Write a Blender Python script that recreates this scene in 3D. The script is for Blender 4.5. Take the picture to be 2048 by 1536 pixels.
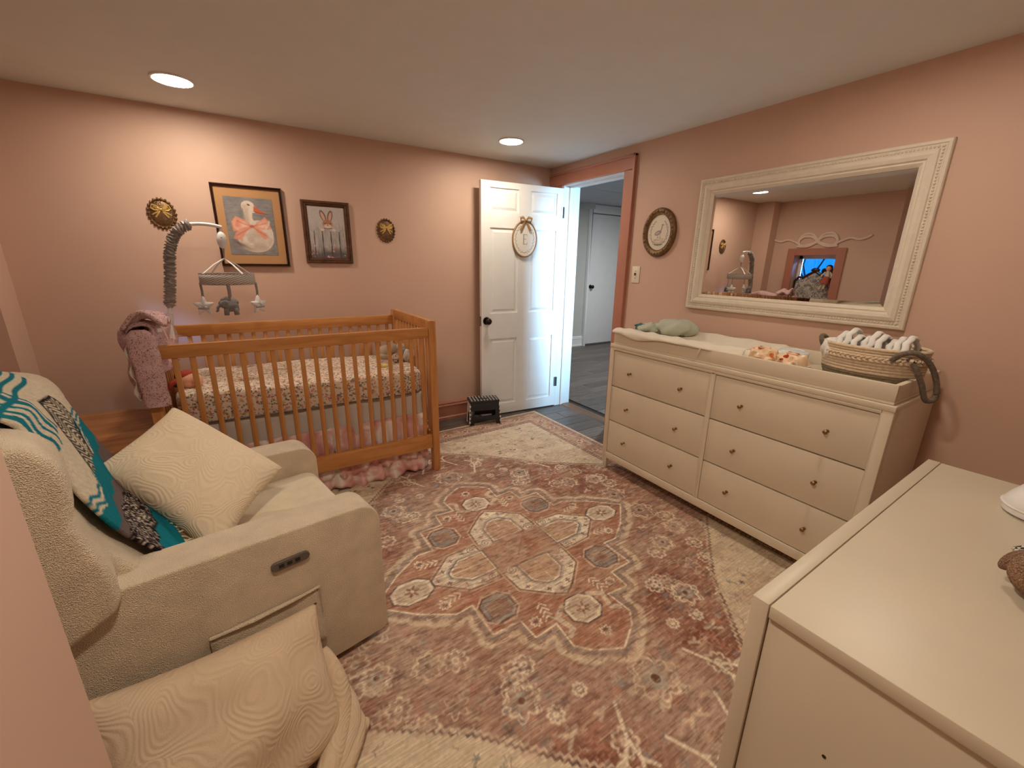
import bpy, bmesh, math, random
import numpy as np
from mathutils import Vector, Matrix
random.seed(7)
for o in list(bpy.data.objects): bpy.data.objects.remove(o)
SC = bpy.context.scene
COL = SC.collection
R_ = math.radians
# ------------------------------------------------------------------ camera
yaw, pit, roll = 0.56516541, 0.27945113, 0.01562442
fw = Vector((math.sin(yaw)*math.cos(pit), math.cos(yaw)*math.cos(pit), -math.sin(pit)))
rt = fw.cross(Vector((0, 0, 1))).normalized(); up = rt.cross(fw)
rt, up = math.cos(roll)*rt+math.sin(roll)*up, -math.sin(roll)*rt+math.cos(roll)*up
cam = bpy.data.objects.new('camera', bpy.data.cameras.new('camera')); COL.objects.link(cam)
cam.matrix_world = Matrix(((rt.x, up.x, -fw.x, 0), (rt.y, up.y, -fw.y, 0), (rt.z, up.z, -fw.z, 1.33), (0, 0, 0, 1)))
cam.data.sensor_width = 36; cam.data.lens = 837.78/2048*36; cam.data.clip_start = .02
SC.camera = cam
# ------------------------------------------------------------------ light and exposure
LAMP_C = (1.0, .87, .70); LAMP_E = 68.0
W = bpy.data.worlds.new('dusk'); SC.world = W; W.use_nodes = True
bg = W.node_tree.nodes['Background']; bg.inputs[0].default_value = (.005, .17, .62, 1); bg.inputs[1].default_value = 1.1
def area(name, loc, target, sx, sy, energy, color):
    l = bpy.data.lights.new(name, 'AREA'); l.shape = 'RECTANGLE'; l.size = sx; l.size_y = sy; l.energy = energy; l.color = color
    o = bpy.data.objects.new(name, l); COL.objects.link(o); o.location = loc
    o.rotation_euler = (Vector(target)-Vector(loc)).to_track_quat('-Z', 'Y').to_euler(); return o
hd_ = area('hall_daylight', (3.55, .75, 1.35), (2.45, 3.08, 1.05), .55, 1.4, 8.5, (.38, .70, 1)); hd_.data.spread = .8
area('hall_lamp', (4.3, 3.4, 2.2), (4.3, 3.4, 0), .3, .3, 19, (.96, .98, 1))
wd_ = area('window_daylight', (-2.15, 1.86, 1.92), (-.86, 3.25, .98), .3, .3, 9, (.30, .45, 1)); wd_.data.spread = .5
SC.view_settings.view_transform = 'Standard'; SC.view_settings.look = 'None'
SC.view_settings.exposure = 1.18; SC.view_settings.gamma = 1
# ------------------------------------------------------------------ materials
def lin(c):
    return tuple(((v/255)/12.92 if v/255 <= .04045 else ((v/255+.055)/1.055)**2.4) for v in c)
def nt(name):
    m = bpy.data.materials.new(name); m.use_nodes = True
    return m, m.node_tree, m.node_tree.nodes['Principled BSDF']
def N(t, k, **kw):
    n = t.nodes.new(k)
    for a, b in kw.items():
        if a in n.inputs.keys(): n.inputs[a].default_value = b
        else: setattr(n, a, b)
    return n
def ramp(t, fac, stops):
    r = t.nodes.new('ShaderNodeValToRGB'); e = r.color_ramp.elements
    while len(e) < len(stops): e.new(.5)
    for i, (p, c) in enumerate(stops): e[i].position = p; e[i].color = (*c, 1)
    t.links.new(fac, r.inputs[0]); return r.outputs[0]
def coord(t, scale=(1, 1, 1), gen='Object'):
    tc = t.nodes.new('ShaderNodeTexCoord'); mp = t.nodes.new('ShaderNodeMapping'); mp.inputs['Scale'].default_value = scale
    t.links.new(tc.outputs[gen], mp.inputs[0]); return mp.outputs[0]
def bump(t, b, h, strength=.3, dist=.01):
    bp = N(t, 'ShaderNodeBump', Strength=strength, Distance=dist); t.links.new(h, bp.inputs['Height']); t.links.new(bp.outputs[0], b.inputs['Normal'])
def pm(name, c, rough=.5, metal=0, var=.06, vs=8, bs=0, bscale=60, bdist=.003, spec=.5):
    m, t, b = nt(name); l = lin(c); co = coord(t)
    n = N(t, 'ShaderNodeTexNoise', Scale=vs, Detail=4.0); t.links.new(co, n.inputs[0])
    o = ramp(t, n.outputs[0], [(.3, tuple(v*(1-var) for v in l)), (.7, tuple(min(1, v*(1+var)) for v in l))])
    t.links.new(o, b.inputs['Base Color']); b.inputs['Roughness'].default_value = rough; b.inputs['Metallic'].default_value = metal
    b.inputs['Specular IOR Level'].default_value = spec
    if bs:
        n2 = N(t, 'ShaderNodeTexNoise', Scale=bscale, Detail=3.0); t.links.new(co, n2.inputs[0]); bump(t, b, n2.outputs[0], bs, bdist)
    return m
def wood(name, c1, c2, scale=(3, 40, 40), rough=.38, spec=.5):
    m, t, b = nt(name); co = coord(t, scale)
    n = N(t, 'ShaderNodeTexNoise', Scale=1.0, Detail=6.0, Distortion=.6); t.links.new(co, n.inputs[0])
    t.links.new(ramp(t, n.outputs[0], [(.3, lin(c2)), (.68, lin(c1))]), b.inputs['Base Color'])
    b.inputs['Roughness'].default_value = rough; b.inputs['Specular IOR Level'].default_value = spec
    bump(t, b, n.outputs[0], .06, .003); return m
def fuzz(name, c, s1=260, st=.9, dist=.006, var=.08):
    m, t, b = nt(name); l = lin(c); co = coord(t)
    v = N(t, 'ShaderNodeTexVoronoi', Scale=s1); n = N(t, 'ShaderNodeTexNoise', Scale=s1*.6, Detail=3.0); n2 = N(t, 'ShaderNodeTexNoise', Scale=14.0, Detail=2.0)
    for q in (v, n, n2): t.links.new(co, q.inputs[0])
    mx = N(t, 'ShaderNodeMath', operation='ADD'); t.links.new(v.outputs[0], mx.inputs[0]); t.links.new(n.outputs[0], mx.inputs[1])
    t.links.new(ramp(t, n2.outputs[0], [(.3, tuple(x*(1-var) for x in l)), (.7, tuple(min(1, x*(1+var)) for x in l))]), b.inputs['Base Color'])
    b.inputs['Roughness'].default_value = .95; b.inputs['Specular IOR Level'].default_value = .1
    b.inputs['Sheen Weight'].default_value = .25
    bump(t, b, mx.outputs[0], st, dist); return m
def swirl(name, c, cell=11.0, freq=10.0, gen='Object'):
    m, t, b = nt(name); l = lin(c); co = coord(t)
    n0 = N(t, 'ShaderNodeTexNoise', Scale=6.0, Detail=1.0); t.links.new(co, n0.inputs[0])
    mixv = N(t, 'ShaderNodeMix', data_type='VECTOR'); mixv.inputs[0].default_value = .16; t.links.new(co, mixv.inputs[4]); t.links.new(n0.outputs[1], mixv.inputs[5])
    v = N(t, 'ShaderNodeTexVoronoi', Scale=cell, feature='F1'); t.links.new(mixv.outputs[1], v.inputs[0])
    mu = N(t, 'ShaderNodeMath', operation='MULTIPLY'); mu.inputs[1].default_value = freq*6.28; t.links.new(v.outputs[0], mu.inputs[0])
    s = N(t, 'ShaderNodeMath', operation='SINE'); t.links.new(mu.outputs[0], s.inputs[0])
    n = N(t, 'ShaderNodeTexNoise', Scale=300.0, Detail=2.0); t.links.new(co, n.inputs[0])
    ad = N(t, 'ShaderNodeMath', operation='MULTIPLY_ADD'); ad.inputs[1].default_value = .8; t.links.new(s.outputs[0], ad.inputs[0]); t.links.new(n.outputs[0], ad.inputs[2])
    t.links.new(ramp(t, s.outputs[0], [(0, tuple(x*.965 for x in l)), (.7, l)]), b.inputs['Base Color'])
    b.inputs['Roughness'].default_value = .95; b.inputs['Specular IOR Level'].default_value = .1
    bump(t, b, ad.outputs[0], .27, .003); return m
def painted(name, rough=.6, spec=.3, bs=0.0, bscale=900.0, streak=None):
    m, t, b = nt(name); a = N(t, 'ShaderNodeAttribute', attribute_name='Col'); src = a.outputs[0]
    if streak:
        co = coord(t, streak); n = N(t, 'ShaderNodeTexNoise', Scale=1.0, Detail=5.0); t.links.new(co, n.inputs[0])
        mx = N(t, 'ShaderNodeMix', data_type='RGBA', blend_type='MULTIPLY'); mx.inputs[0].default_value = 1
        t.links.new(src, mx.inputs[6]); t.links.new(ramp(t, n.outputs[0], [(.32, (.88, .87, .86)), (.68, (1.10, 1.10, 1.10))]), mx.inputs[7]); src = mx.outputs[2]
    t.links.new(src, b.inputs['Base Color']); b.inputs['Roughness'].default_value = rough; b.inputs['Specular IOR Level'].default_value = spec
    if bs:
        co = coord(t); n = N(t, 'ShaderNodeTexNoise', Scale=bscale, Detail=2.0); t.links.new(co, n.inputs[0]); bump(t, b, n.outputs[0], bs, .004)
    return m
def speckle(name, base, cols, scale=60.0, rough=.9, bs=.3, thr=.42):
    """small printed flecks or marled yarn: each voronoi cell takes one of the colours"""
    m, t, b = nt(name); co = coord(t)
    v = N(t, 'ShaderNodeTexVoronoi', Scale=scale); t.links.new(co, v.inputs[0])
    sep = N(t, 'ShaderNodeSeparateColor'); t.links.new(v.outputs['Color'], sep.inputs[0])
    st = [(0, lin(base))]+[(p, lin(c)) for p, c in cols]
    r = t.nodes.new('ShaderNodeValToRGB'); r.color_ramp.interpolation = 'CONSTANT'; e = r.color_ramp.elements
    while len(e) < len(st): e.new(.5)
    for i, (p, c) in enumerate(st): e[i].position = p; e[i].color = (*c, 1)
    t.links.new(sep.outputs[0], r.inputs[0])
    lt = N(t, 'ShaderNodeMath', operation='LESS_THAN'); lt.inputs[1].default_value = thr; t.links.new(v.outputs[0], lt.inputs[0])
    mx = N(t, 'ShaderNodeMix', data_type='RGBA'); mx.inputs[6].default_value = (*lin(base), 1)
    t.links.new(lt.outputs[0], mx.inputs[0]); t.links.new(r.outputs[0], mx.inputs[7]); t.links.new(mx.outputs[2], b.inputs['Base Color'])
    b.inputs['Roughness'].default_value = rough; b.inputs['Specular IOR Level'].default_value = .2
    n = N(t, 'ShaderNodeTexNoise', Scale=scale*2.5); t.links.new(co, n.inputs[0]); bump(t, b, n.outputs[0], bs, .004); return m
def emit(name, c, s):
    m, t, b = nt(name); b.inputs['Base Color'].default_value = (.8, .8, .8, 1); b.inputs['Emission Color'].default_value = (*c, 1); b.inputs['Emission Strength'].default_value = s; return m

M = dict(
 wall=pm('pink_wall_paint', (214, 180, 160), .55, var=.02, vs=3, bs=.08, bscale=180, bdist=.002, spec=.35),
 ceil=pm('ceiling_paint', (230, 232, 228), .8, var=.015, bs=.05, bscale=200),
 terra=pm('terracotta_trim_paint', (180, 120, 98), .38, var=.04, bs=.05, bscale=90),
 white=pm('white_gloss_paint', (240, 240, 238), .35, var=.02),
 hallw=pm('hall_wall_paint', (205, 205, 198), .6, var=.02),
 plankA=wood('grey_plank_a', (112, 100, 92), (78, 70, 66), (3, 50, 50), .42),
 plankB=wood('grey_plank_b', (100, 92, 86), (68, 62, 58), (3, 50, 50), .42),
 plankC=wood('grey_plank_c', (120, 110, 100), (86, 78, 72), (3, 50, 50), .42),
 sub=pm('floor_underlay', (50, 44, 40), .9),
 brownwood=wood('brown_threshold_wood', (120, 88, 60), (84, 60, 42), (30, 3, 30), .4),
 crib=wood('honey_beech', (208, 148, 88), (184, 120, 62), (4, 40, 40), .33),
 cribv=wood('honey_beech_upright', (208, 148, 88), (184, 120, 62), (40, 40, 4), .33),
 cream=pm('cream_lacquer', (226, 214, 192), .35, var=.02),
 creamb=pm('cream_chest_lacquer', (204, 192, 170), .4, var=.02),
 brass=pm('antique_brass', (158, 128, 88), .35, 1, var=.15, vs=60),
 knobdark=pm('dark_bronze', (58, 48, 46), .28, .9, var=.1),
 steel=pm('hinge_steel', (120, 120, 124), .35, .9),
 boucle=fuzz('cream_boucle', (230, 210, 182), 420, .75, .005),
 boucleS=fuzz('cream_seat_fabric', (226, 210, 182), 420, .5, .003),
 swirlA=swirl('swirl_quilted_cream', (232, 212, 184)),
 swirlB=swirl('swirl_quilted_tan', (214, 190, 162), 8.5, 11),
 oak=wood('oak_table_top', (176, 120, 72), (138, 86, 46), (3, 30, 30), .35),
 oakd=wood('dark_red_wood', (110, 62, 44), (80, 44, 32), (3, 40, 40), .4),
 walnut=wood('walnut_frame', (104, 66, 42), (70, 42, 28), (30, 30, 30), .4),
 walnutd=wood('dark_frame', (70, 40, 30), (46, 28, 22), (30, 30, 30), .35),
 matb=pm('tan_mat_board', (192, 144, 98), .8, var=.04),
 gold=pm('old_gold', (124, 94, 64), .4, .6, var=.3, vs=60, bs=.6, bscale=120, bdist=.006),
 goldb=pm('bright_gold', (236, 204, 128), .3, .55, var=.1),
 frame=pm('carved_white_frame', (226, 214, 196), .5, var=.04, vs=30, bs=.1, bscale=200),
 black=pm('black_plastic', (30, 30, 36), .45, var=.1),
 dot=pm('white_rubber', (226, 222, 218), .6),
 plastic=pm('white_plastic', (232, 230, 228), .32, var=.01),
 greysat=pm('grey_satin', (150, 142, 136), .35, var=.2, vs=40, bs=.5, bscale=70, bdist=.006),
 plushw=fuzz('white_plush', (246, 242, 238), 500, .8, .003), plushg=fuzz('grey_plush', (140, 136, 134), 500, .8, .003),
 plushc=fuzz('cream_plush', (216, 196, 172), 500, .8, .003), plushb=fuzz('brown_plush', (158, 112, 78), 350, 1, .008, .2),
 ribbong=pm('grey_ribbon', (140, 132, 128), .6), ribbonb=pm('tan_satin_ribbon', (158, 122, 80), .4),
 sheet=speckle('floral_sheet', (226, 212, 196), [(.2, (206, 150, 140)), (.34, (226, 212, 196)), (.5, (136, 136, 112)), (.64, (214, 178, 110)), (.74, (116, 108, 110)), (.82, (196, 120, 104)), (.9, (226, 212, 196))], 105, .9, .15, .62),
 knit=speckle('pink_marled_knit', (226, 186, 184), [(.3, (234, 200, 198)), (.66, (200, 148, 150)), (.82, (150, 106, 112)), (.88, (230, 192, 190))], 250, .95, 1.0, .7),
 panelg=pm('grey_lining', (200, 190, 180), .85, var=.08, vs=6),
 ruffle=None,
 rubberg=pm('seal_rubber', (90, 90, 90), .6),
 green=pm('sage_cotton', (186, 190, 172), .9, var=.06, bs=.3, bscale=60), padw=pm('cream_pad_cover', (232, 222, 204), .9, var=.03, bs=.25, bscale=40, bdist=.006),
 ropec=pm('cream_rope', (222, 200, 172), .9, var=.1, vs=80, bs=.8, bscale=260), ropeg=pm('olive_grey_rope', (136, 122, 98), .9, var=.25, vs=90, bs=.8, bscale=260),
 ropeh=pm('grey_rope_handle', (116, 104, 92), .9, var=.3, vs=120, bs=.9, bscale=260),
 diaper=pm('white_diaper', (232, 228, 224), .85, var=.03, bs=.3, bscale=50), diaperb=pm('pale_blue_diaper_print', (164, 188, 204), .85, var=.15, vs=50),
 wipes=speckle('wipes_wrapper', (240, 206, 170), [(.3, (240, 206, 170)), (.55, (222, 120, 60)), (.66, (250, 236, 220)), (.84, (176, 60, 34)), (.92, (240, 206, 170))], 38, .3, .2),
 bowl=pm('glossy_white', (228, 234, 236), .2), fur=fuzz('tan_fur', (176, 130, 92), 300, 1, .01, .25),
 outlet=pm('outlet_grey', (92, 84, 78), .4), slot=pm('slot_black', (20, 18, 18), .5), green2=pm('teal_print', (70, 110, 110), .8, var=.3, vs=60),
 skin=pm('doll_skin', (232, 170, 142), .7), hairr=pm('red_yarn', (176, 66, 48), .9, bs=.6, bscale=200), hairb=pm('black_yarn', (30, 26, 26), .9), redc=pm('red_cloth', (176, 86, 72), .9), creamc=pm('cream_cloth', (216, 200, 168), .9), yellow=pm('yellow_cloth', (226, 206, 120), .9),
 bark=pm('bark', (46, 40, 40), .9), lampring=pm('lamp_trim', (236, 232, 226), .4), hallc=pm('hall_ceiling_tile', (190, 192, 198), .8), swplate=pm('ivory_plate', (236, 224, 206), .4),
)
# warm downlight diffuser
M['lamp'] = emit('lit_diffuser', LAMP_C, LAMP_E)
# mirror silver, window glass
m_, t_, b_ = nt('mirror_silver'); b_.inputs['Metallic'].default_value = 1; b_.inputs['Roughness'].default_value = .008
tc_ = coord(t_); n_ = N(t_, 'ShaderNodeTexNoise', Scale=2.0); t_.links.new(tc_, n_.inputs[0]); t_.links.new(ramp(t_, n_.outputs[0], [(0, (.80, .80, .80)), (1, (.83, .83, .82))]), b_.inputs['Base Color']); M['silver'] = m_
m_, t_, b_ = nt('window_glass'); gl = N(t_, 'ShaderNodeBsdfGlossy', Roughness=.0); tr = N(t_, 'ShaderNodeBsdfTransparent'); fr = N(t_, 'ShaderNodeFresnel', IOR=1.45); ms = N(t_, 'ShaderNodeMixShader')
t_.links.new(fr.outputs[0], ms.inputs[0]); t_.links.new(tr.outputs[0], ms.inputs[1]); t_.links.new(gl.outputs[0], ms.inputs[2]); t_.links.new(ms.outputs[0], t_.nodes['Material Output'].inputs[0]); M['glass'] = m_
# zigzag print of the mobile's band, in object space around its ring
m_, t_, b_ = nt('chevron_band'); tc = N(t_, 'ShaderNodeTexCoord'); sp = N(t_, 'ShaderNodeSeparateXYZ'); t_.links.new(tc.outputs['Object'], sp.inputs[0])
at = N(t_, 'ShaderNodeMath', operation='ARCTAN2'); t_.links.new(sp.outputs[0], at.inputs[0]); t_.links.new(sp.outputs[1], at.inputs[1])
pp = N(t_, 'ShaderNodeMath', operation='MULTIPLY'); pp.inputs[1].default_value = 7.6; t_.links.new(at.outputs[0], pp.inputs[0])
tw = N(t_, 'ShaderNodeMath', operation='PINGPONG'); tw.inputs[1].default_value = 1; t_.links.new(pp.outputs[0], tw.inputs[0])
zz = N(t_, 'ShaderNodeMath', operation='MULTIPLY_ADD'); zz.inputs[1].default_value = 95; t_.links.new(sp.outputs[2], zz.inputs[0]); t_.links.new(tw.outputs[0], zz.inputs[2])
fr2 = N(t_, 'ShaderNodeMath', operation='FRACT'); t_.links.new(zz.outputs[0], fr2.inputs[0])
t_.links.new(ramp(t_, fr2.outputs[0], [(.45, lin((150, 140, 132))), (.55, lin((216, 208, 200)))]), b_.inputs['Base Color']); b_.inputs['Roughness'].default_value = .8; M['chevron'] = m_
m_, t_, b_ = nt('pink_tie_dye'); n_ = N(t_, 'ShaderNodeTexNoise', Scale=9.0, Detail=2.5, Distortion=.5); t_.links.new(coord(t_), n_.inputs[0]); t_.links.new(ramp(t_, n_.outputs[0], [(.38, lin((206, 142, 136))), (.52, lin((226, 176, 168))), (.62, lin((240, 226, 218)))]), b_.inputs['Base Color']); b_.inputs['Roughness'].default_value = .8; M['ruffle'] = m_
# black and cream gingham
m_, t_, b_ = nt('gingham'); ck = N(t_, 'ShaderNodeTexChecker', Scale=160.0); ck.inputs[1].default_value = (.02, .018, .016, 1); ck.inputs[2].default_value = (.6, .52, .42, 1)
t_.links.new(coord(t_), ck.inputs[0]); t_.links.new(ck.outputs[0], b_.inputs['Base Color']); b_.inputs['Roughness'].default_value = .9; M['gingham'] = m_
# damask upholstery with pale lattice
m_, t_, b_ = nt('damask_lattice'); co = coord(t_); n = N(t_, 'ShaderNodeTexNoise', Scale=26.0, Detail=2.0, Distortion=1.2); t_.links.new(co, n.inputs[0])
t_.links.new(ramp(t_, n.outputs[0], [(.46, lin((128, 128, 134))), (.54, lin((196, 190, 186)))]), b_.inputs['Base Color']); b_.inputs['Roughness'].default_value = .8; M['damask'] = m_

# ------------------------------------------------------------------ mesh helpers
ROOT = {}
def tag(o, label=None, cat=None, group=None, kind=None):
    if label: o['label'] = label
    if cat: o['category'] = cat
    if group: o['group'] = group
    if kind: o['kind'] = kind
    return o
def thing(name, label, cat, loc=(0, 0, 0), rz=0, group=None):
    o = bpy.data.objects.new(name, None); COL.objects.link(o); o.empty_display_size = .05
    o.location = loc; o.rotation_euler = (0, 0, rz)
    ROOT[o] = Matrix.Translation(loc) @ Matrix.Rotation(rz, 4, 'Z')
    return tag(o, label, cat, group)
class MB:
    def __init__(s): s.bm = bmesh.new()
    def faces(s, vs, fs):
        v = [s.bm.verts.new(p) for p in vs]
        for f in fs:
            try: s.bm.faces.new([v[i] for i in f])
            except ValueError: pass
        return s
    def hexa(s, c):   # c: 4 bottom (ccw) + 4 top
        return s.faces(c, [(3, 2, 1, 0), (4, 5, 6, 7), (0, 1, 5, 4), (1, 2, 6, 5), (2, 3, 7, 6), (3, 0, 4, 7)])
    def box(s, x0, x1, y0, y1, z0, z1):
        return s.hexa([(x0, y0, z0), (x1, y0, z0), (x1, y1, z0), (x0, y1, z0), (x0, y0, z1), (x1, y0, z1), (x1, y1, z1), (x0, y1, z1)])
    def cyl(s, p0, p1, r0, r1=None, seg=12, caps=True):
        r1 = r0 if r1 is None else r1; p0, p1 = Vector(p0), Vector(p1); q = (p1-p0).to_track_quat('Z', 'Y')
        vs = []
        for p, r in ((p0, r0), (p1, r1)):
            for i in range(seg):
                a = 2*math.pi*i/seg; vs.append(p+q @ Vector((r*math.cos(a), r*math.sin(a), 0)))
        fs = [(i, (i+1) % seg, seg+(i+1) % seg, seg+i) for i in range(seg)]
        if caps: fs += [tuple(range(seg-1, -1, -1)), tuple(range(seg, 2*seg))]
        return s.faces(vs, fs)
    def tube(s, pts, r, seg=8, closed=False, flat=1.0, upv=(0, 0, 1)):
        pts = [Vector(p) for p in pts]; n = len(pts); vs = []
        rr = r if hasattr(r, '__len__') else [r]*n; u0 = Vector(upv)
        for i, p in enumerate(pts):
            a = pts[(i-1) % n] if (i or closed) else pts[0]; b = pts[(i+1) % n] if (i < n-1 or closed) else pts[-1]
            t = (b-a).normalized(); s1 = t.cross(u0)
            if s1.length < 1e-3: s1 = t.cross(Vector((1, 0, 0)))
            s1.normalize(); u = s1.cross(t)
            for k in range(seg):
                an = 2*math.pi*k/seg; vs.append(p+s1*rr[i]*math.cos(an)+u*rr[i]*flat*math.sin(an))
        fs = []
        for i in range(n if closed else n-1):
            j = (i+1) % n
            for k in range(seg): fs.append((i*seg+k, i*seg+(k+1) % seg, j*seg+(k+1) % seg, j*seg+k))
        if not closed: fs += [tuple(range(seg-1, -1, -1)), tuple((n-1)*seg+k for k in range(seg))]
        return s.faces(vs, fs)
    def grid(s, f, nu, nv, cu=False, cv=False):
        vs = [f(i/(nu if cu else nu-1), j/(nv if cv else nv-1)) for i in range(nu) for j in range(nv)]
        fs = [(i*nv+j, ((i+1) % nu)*nv+j, ((i+1) % nu)*nv+(j+1) % nv, i*nv+(j+1) % nv) for i in range(nu if cu else nu-1) for j in range(nv if cv else nv-1)]
        return s.faces(vs, fs)
    def ell(s, c, r, seg=16, rings=10, rot=None):
        c = Vector(c); r = (r, r, r) if not hasattr(r, '__len__') else r
        q = rot or Matrix.Identity(3); vs = [c+q @ Vector((0, 0, r[2]))]
        for i in range(1, rings):
            th = math.pi*i/rings
            for k in range(seg):
                a = 2*math.pi*k/seg; vs.append(c+q @ Vector((r[0]*math.sin(th)*math.cos(a), r[1]*math.sin(th)*math.sin(a), r[2]*math.cos(th))))
        vs.append(c+q @ Vector((0, 0, -r[2]))); fs = [(0, 1+k, 1+(k+1) % seg) for k in range(seg)]
        for i in range(rings-2):
            for k in range(seg): fs.append((1+i*seg+k, 1+(i+1)*seg+k, 1+(i+1)*seg+(k+1) % seg, 1+i*seg+(k+1) % seg))
        L = len(vs)-1; b = 1+(rings-2)*seg; fs += [(b+(k+1) % seg, b+k, L) for k in range(seg)]
        return s.faces(vs, fs)
    def prism(s, prof, a0, a1, ax='y'):   # profile extruded along an axis
        n = len(prof); mk = {'y': lambda p, a: (p[0], a, p[1]), 'x': lambda p, a: (a, p[0], p[1]), 'z': lambda p, a: (p[0], p[1], a)}[ax]
        vs = [mk(p, a0) for p in prof]+[mk(p, a1) for p in prof]
        return s.faces(vs, [tuple(range(n)), tuple(range(2*n-1, n-1, -1))]+[(i, n+i, n+(i+1) % n, (i+1) % n) for i in range(n)])
    def xf(s, m): s.bm.transform(m); return s
    def build(s, name, mat, parent=None, smooth=True, bevel=0, bseg=2, subd=0, local=False, solid=0, ang=38, wn=False):
        bm = s.bm; bmesh.ops.remove_doubles(bm, verts=bm.verts, dist=1e-6); bmesh.ops.recalc_face_normals(bm, faces=bm.faces)
        if bevel:
            es = [e for e in bm.edges if len(e.link_faces) == 2 and e.calc_face_angle(0) > R_(25)]
            bmesh.ops.bevel(bm, geom=es, offset=bevel, segments=bseg, profile=.5, affect='EDGES', clamp_overlap=True)
        for e in bm.edges: e.smooth = len(e.link_faces) != 2 or e.calc_face_angle(0) < R_(ang)
        for f in bm.faces: f.smooth = smooth
        root = parent
        while root is not None and root.parent is not None: root = root.parent
        if root is not None and root in ROOT and not local: bm.transform(ROOT[root].inverted())
        me = bpy.data.meshes.new(name); me.materials.append(mat)
        o = bpy.data.objects.new(name, me); COL.objects.link(o)
        if parent is None:      # put the origin at the base of a one-mesh thing
            xs = [v.co for v in bm.verts]; c = Vector(((min(v.x for v in xs)+max(v.x for v in xs))/2, (min(v.y for v in xs)+max(v.y for v in xs))/2, min(v.z for v in xs)))
            bm.transform(Matrix.Translation(-c)); o.location = c; ROOT[o] = Matrix.Translation(c)
        else: o.parent = parent
        bm.to_mesh(me); bm.free()
        if solid: md = o.modifiers.new('s', 'SOLIDIFY'); md.thickness = solid; md.offset = 0
        if subd: md = o.modifiers.new('u', 'SUBSURF'); md.levels = subd; md.render_levels = subd
        return o
def box(name, mat, x0, x1, y0, y1, z0, z1, parent=None, bevel=.002, **k):
    return MB().box(min(x0, x1), max(x0, x1), min(y0, y1), max(y0, y1), z0, z1).build(name, mat, parent, bevel=bevel, **k)
def struct(name, mat, *b, parent=None, bevel=0, **k):
    o = box(name, mat, *b, parent=parent, bevel=bevel, **k)
    if parent is None: o['kind'] = 'structure'
    return o
def copy_tree(o, parent=None):
    c = o.copy(); COL.objects.link(c); c.parent = parent
    for ch in list(o.children): copy_tree(ch, c)
    if o in ROOT: ROOT[c] = ROOT[o]
    return c
def piece(src, parent, off=(0, 0, 0), **kw):
    c = src.copy(); COL.objects.link(c); c.parent = parent; c.location = Vector(src.location)+Vector(off); return c
def fast_grid(name, P, colr, mat, parent):
    """P (nu,nv,3) points, colr (nu,nv,3) linear colours -> one mesh with a colour attribute"""
    nu, nv = P.shape[:2]; me = bpy.data.meshes.new(name); nf = (nu-1)*(nv-1)
    root = parent
    while root is not None and root.parent is not None: root = root.parent
    V = P.reshape(-1, 3).astype(np.float32)
    if root is not None: Mi = np.array(ROOT[root].inverted()); V = (V @ Mi[:3, :3].T+Mi[:3, 3]).astype(np.float32)
    I = np.arange(nu*nv).reshape(nu, nv); F = np.stack([I[:-1, :-1], I[1:, :-1], I[1:, 1:], I[:-1, 1:]], -1).reshape(-1)
    me.vertices.add(nu*nv); me.vertices.foreach_set('co', V.ravel()); me.loops.add(nf*4); me.loops.foreach_set('vertex_index', F.astype(np.int32))
    me.polygons.add(nf); me.polygons.foreach_set('loop_start', (np.arange(nf)*4).astype(np.int32)); me.polygons.foreach_set('loop_total', np.full(nf, 4, np.int32))
    me.update(calc_edges=True); me.polygons.foreach_set('use_smooth', np.ones(nf, bool))
    a = me.color_attributes.new('Col', 'FLOAT_COLOR', 'POINT'); c4 = np.ones((nu*nv, 4), np.float32); c4[:, :3] = np.clip(colr.reshape(-1, 3), 0, 1); a.data.foreach_set('color', c4.ravel())
    me.materials.append(mat); o = bpy.data.objects.new(name, me); COL.objects.link(o)
    if parent: o.parent = parent
    return o
def LC(*c): return np.array(lin(c))
def sm(d, w): return np.clip(.5-d/w, 0, 1)          # coverage of a signed distance
def over(img, col, a): return img*(1-a[..., None])+np.array(col)*a[..., None]
def sd_ell(x, y, cx, cy, rx, ry, rot=0):
    c, s_ = math.cos(rot), math.sin(rot); u = (x-cx)*c+(y-cy)*s_; v = -(x-cx)*s_+(y-cy)*c
    return (np.sqrt((u/rx)**2+(v/ry)**2)-1)*min(rx, ry)
def sd_seg(x, y, ax, ay, bx, by):
    dx, dy = bx-ax, by-ay; t = np.clip(((x-ax)*dx+(y-ay)*dy)/(dx*dx+dy*dy+1e-12), 0, 1); return np.hypot(x-ax-t*dx, y-ay-t*dy)
def sd_poly(x, y, P):
    d = np.full(x.shape, 1e9); ins = np.zeros(x.shape, bool); n = len(P)
    for i in range(n):
        ax, ay = P[i]; bx, by = P[(i+1) % n]; d = np.minimum(d, sd_seg(x, y, ax, ay, bx, by))
        c = ((ay > y) != (by > y)); ins ^= c & (x < (bx-ax)*(y-ay)/((by-ay) if by != ay else 1e-9)+ax)
    return np.where(ins, -d, d)
def sd_line(x, y, P):
    d = np.full(x.shape, 1e9)
    for a, b in zip(P[:-1], P[1:]): d = np.minimum(d, sd_seg(x, y, *a, *b))
    return d
def vnoise(x, y, f, seed=0):
    rs = np.random.RandomState(seed); T = rs.rand(64, 64); X, Y = x*f, y*f; i, j = np.floor(X).astype(int), np.floor(Y).astype(int); a, b = X-i, Y-j
    a, b = a*a*(3-2*a), b*b*(3-2*b); g = lambda p, q: T[p % 64, q % 64]
    return (g(i, j)*(1-a)+g(i+1, j)*a)*(1-b)+(g(i, j+1)*(1-a)+g(i+1, j+1)*a)*b
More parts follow.
